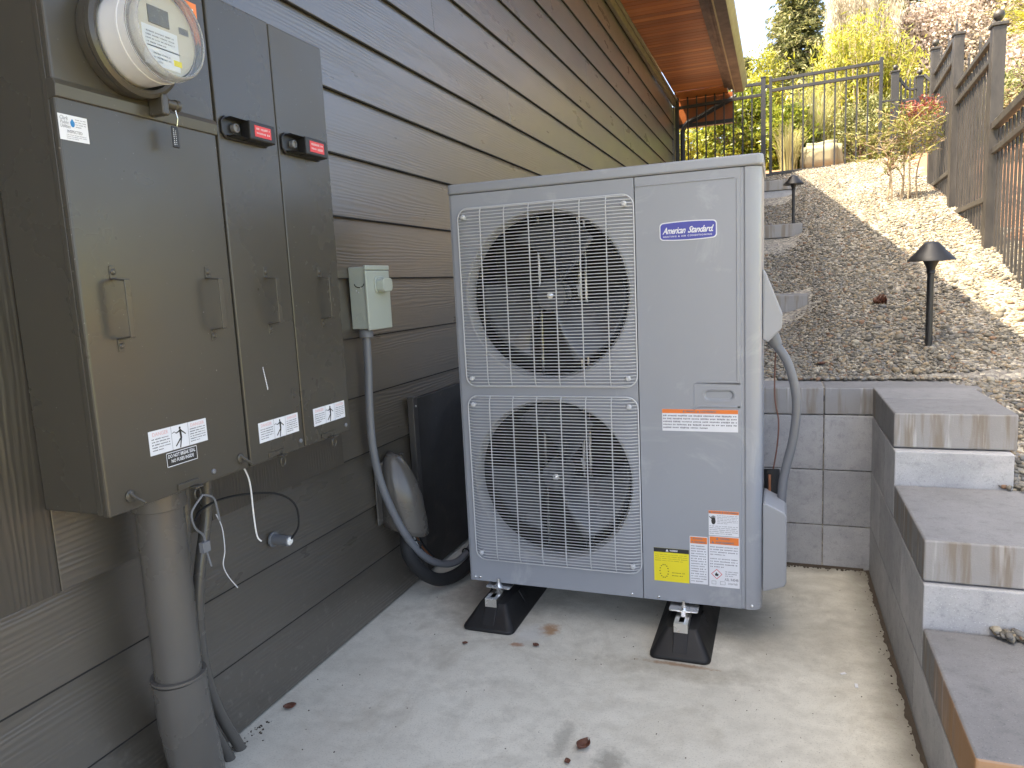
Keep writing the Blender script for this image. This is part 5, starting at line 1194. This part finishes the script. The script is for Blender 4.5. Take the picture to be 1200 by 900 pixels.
for i, (x, y) in enumerate(((.172, 2.047), (.20, 1.99))):
    o = MB().box(-.008, .008, -.004, .004, 0, .002 + .002 * i).build('paper_scrap', m_white, None, .0005); o.location = (x, y, .001); o.rotation_euler = (0, 0, .6 + i)
    tag(o, ('larger white paper scrap on the slab near the block wall', 'tiny white chip on the slab in front of the larger white scrap')[i], 'scrap')
# pine cone on the gravel
pcn = thing('pine_cone', 'brown pine cone lying on the shaded gravel', 'pine cone', (.47, 3.98, zt(.47, 3.98)))
cb = MB().lathe([(.004, -.03), (.014, -.022), (.016, 0), (.01, .02), (.002, .03)], (.47, 3.98, zt(.47, 3.98) + .02), 0, 12, cap=False); cb.build('core', m_leafbrown, pcn, smooth=True)
sm = MB()
for i in range(46):
    a = i * 2.4; u = i / 46; rr = .03 * math.sin(math.pi * (.1 + .82 * u)); c0 = Vector((.47 - .03 + .06 * u, 3.98, zt(.47, 3.98) + .02)); d = Vector((.3, math.cos(a), math.sin(a))); s = Vector((0, -math.sin(a), math.cos(a))) * .008
    sm.add([c0 - s, c0 + s, c0 + d * rr + s * 1.2, c0 + d * rr * 1.1 + Vector((.004, 0, 0)), c0 + d * rr - s * 1.2], [(0, 1, 2, 3, 4)])
sm.build('scales', m_leafbrown, pcn)
# crumbs of dirt along the slab edge and loose grit
P = []; RD = []
for _ in range(170):
    P.append((.3165 - abs(random.gauss(0, .016)), random.uniform(1.1, 2.82), .001)); RD.append(random.uniform(.0008, .0028))
for _ in range(150):
    P.append((random.uniform(-.1, .3), 2.828 - abs(random.gauss(0, .015)), .001)); RD.append(random.uniform(.0015, .005))
for _ in range(90):
    P.append((random.uniform(-1.28, .3), random.uniform(1.2, 2.8), .0005)); RD.append(random.uniform(.001, .0026))
for _ in range(60):
    P.append((-1.29 + abs(random.gauss(0, .02)), random.uniform(1.15, 1.4), .001)); RD.append(random.uniform(.0012, .004))
m_dirt = paint('dirt', (.07, .055, .04), .95, .4, .5, scale=60)
tag(pebbles('dirt_crumbs', P, RD, m_dirt), 'dark dirt crumbs gathered along the slab edges', 'dirt', kind='stuff')

# packed dirt in the joint between slab and walls
V = []; F = []
ysj = np.arange(.9, 2.826, .012)
for k, y in enumerate(ysj):
    w_ = .006 + .007 * abs(math.sin(y * 9.1) * math.sin(y * 23.7 + 1)) + random.uniform(0, .006)
    V += [(.3172, y, .0055), (.3172 - w_ * .5, y, .0045), (.3172 - w_, y, .0006)]
    if k: o = 3 * k; F += [(o - 3, o, o + 1, o - 2), (o - 2, o + 1, o + 2, o - 1)]
dj = MB().add(V, F).build('dirt', m_dirt, None, smooth=True); tag(dj, 'dark line of packed dirt along the foot of the stepped block wall', 'dirt', kind='stuff')
V = []; F = []
for k, x in enumerate(np.arange(-.3, .31, .012)):
    w_ = .005 + .008 * abs(math.sin(x * 13.1)) + random.uniform(0, .006)
    V += [(x, 2.831, .006), (x, 2.831 - w_ * .5, .0045), (x, 2.831 - w_, .0006)]
    if k: o = 3 * k; F += [(o - 3, o, o + 1, o - 2), (o - 2, o + 1, o + 2, o - 1)]
dj = MB().add(V, F).build('dirt', m_dirt, None, smooth=True); tag(dj, 'dark line of packed dirt along the foot of the back block wall', 'dirt', kind='stuff')
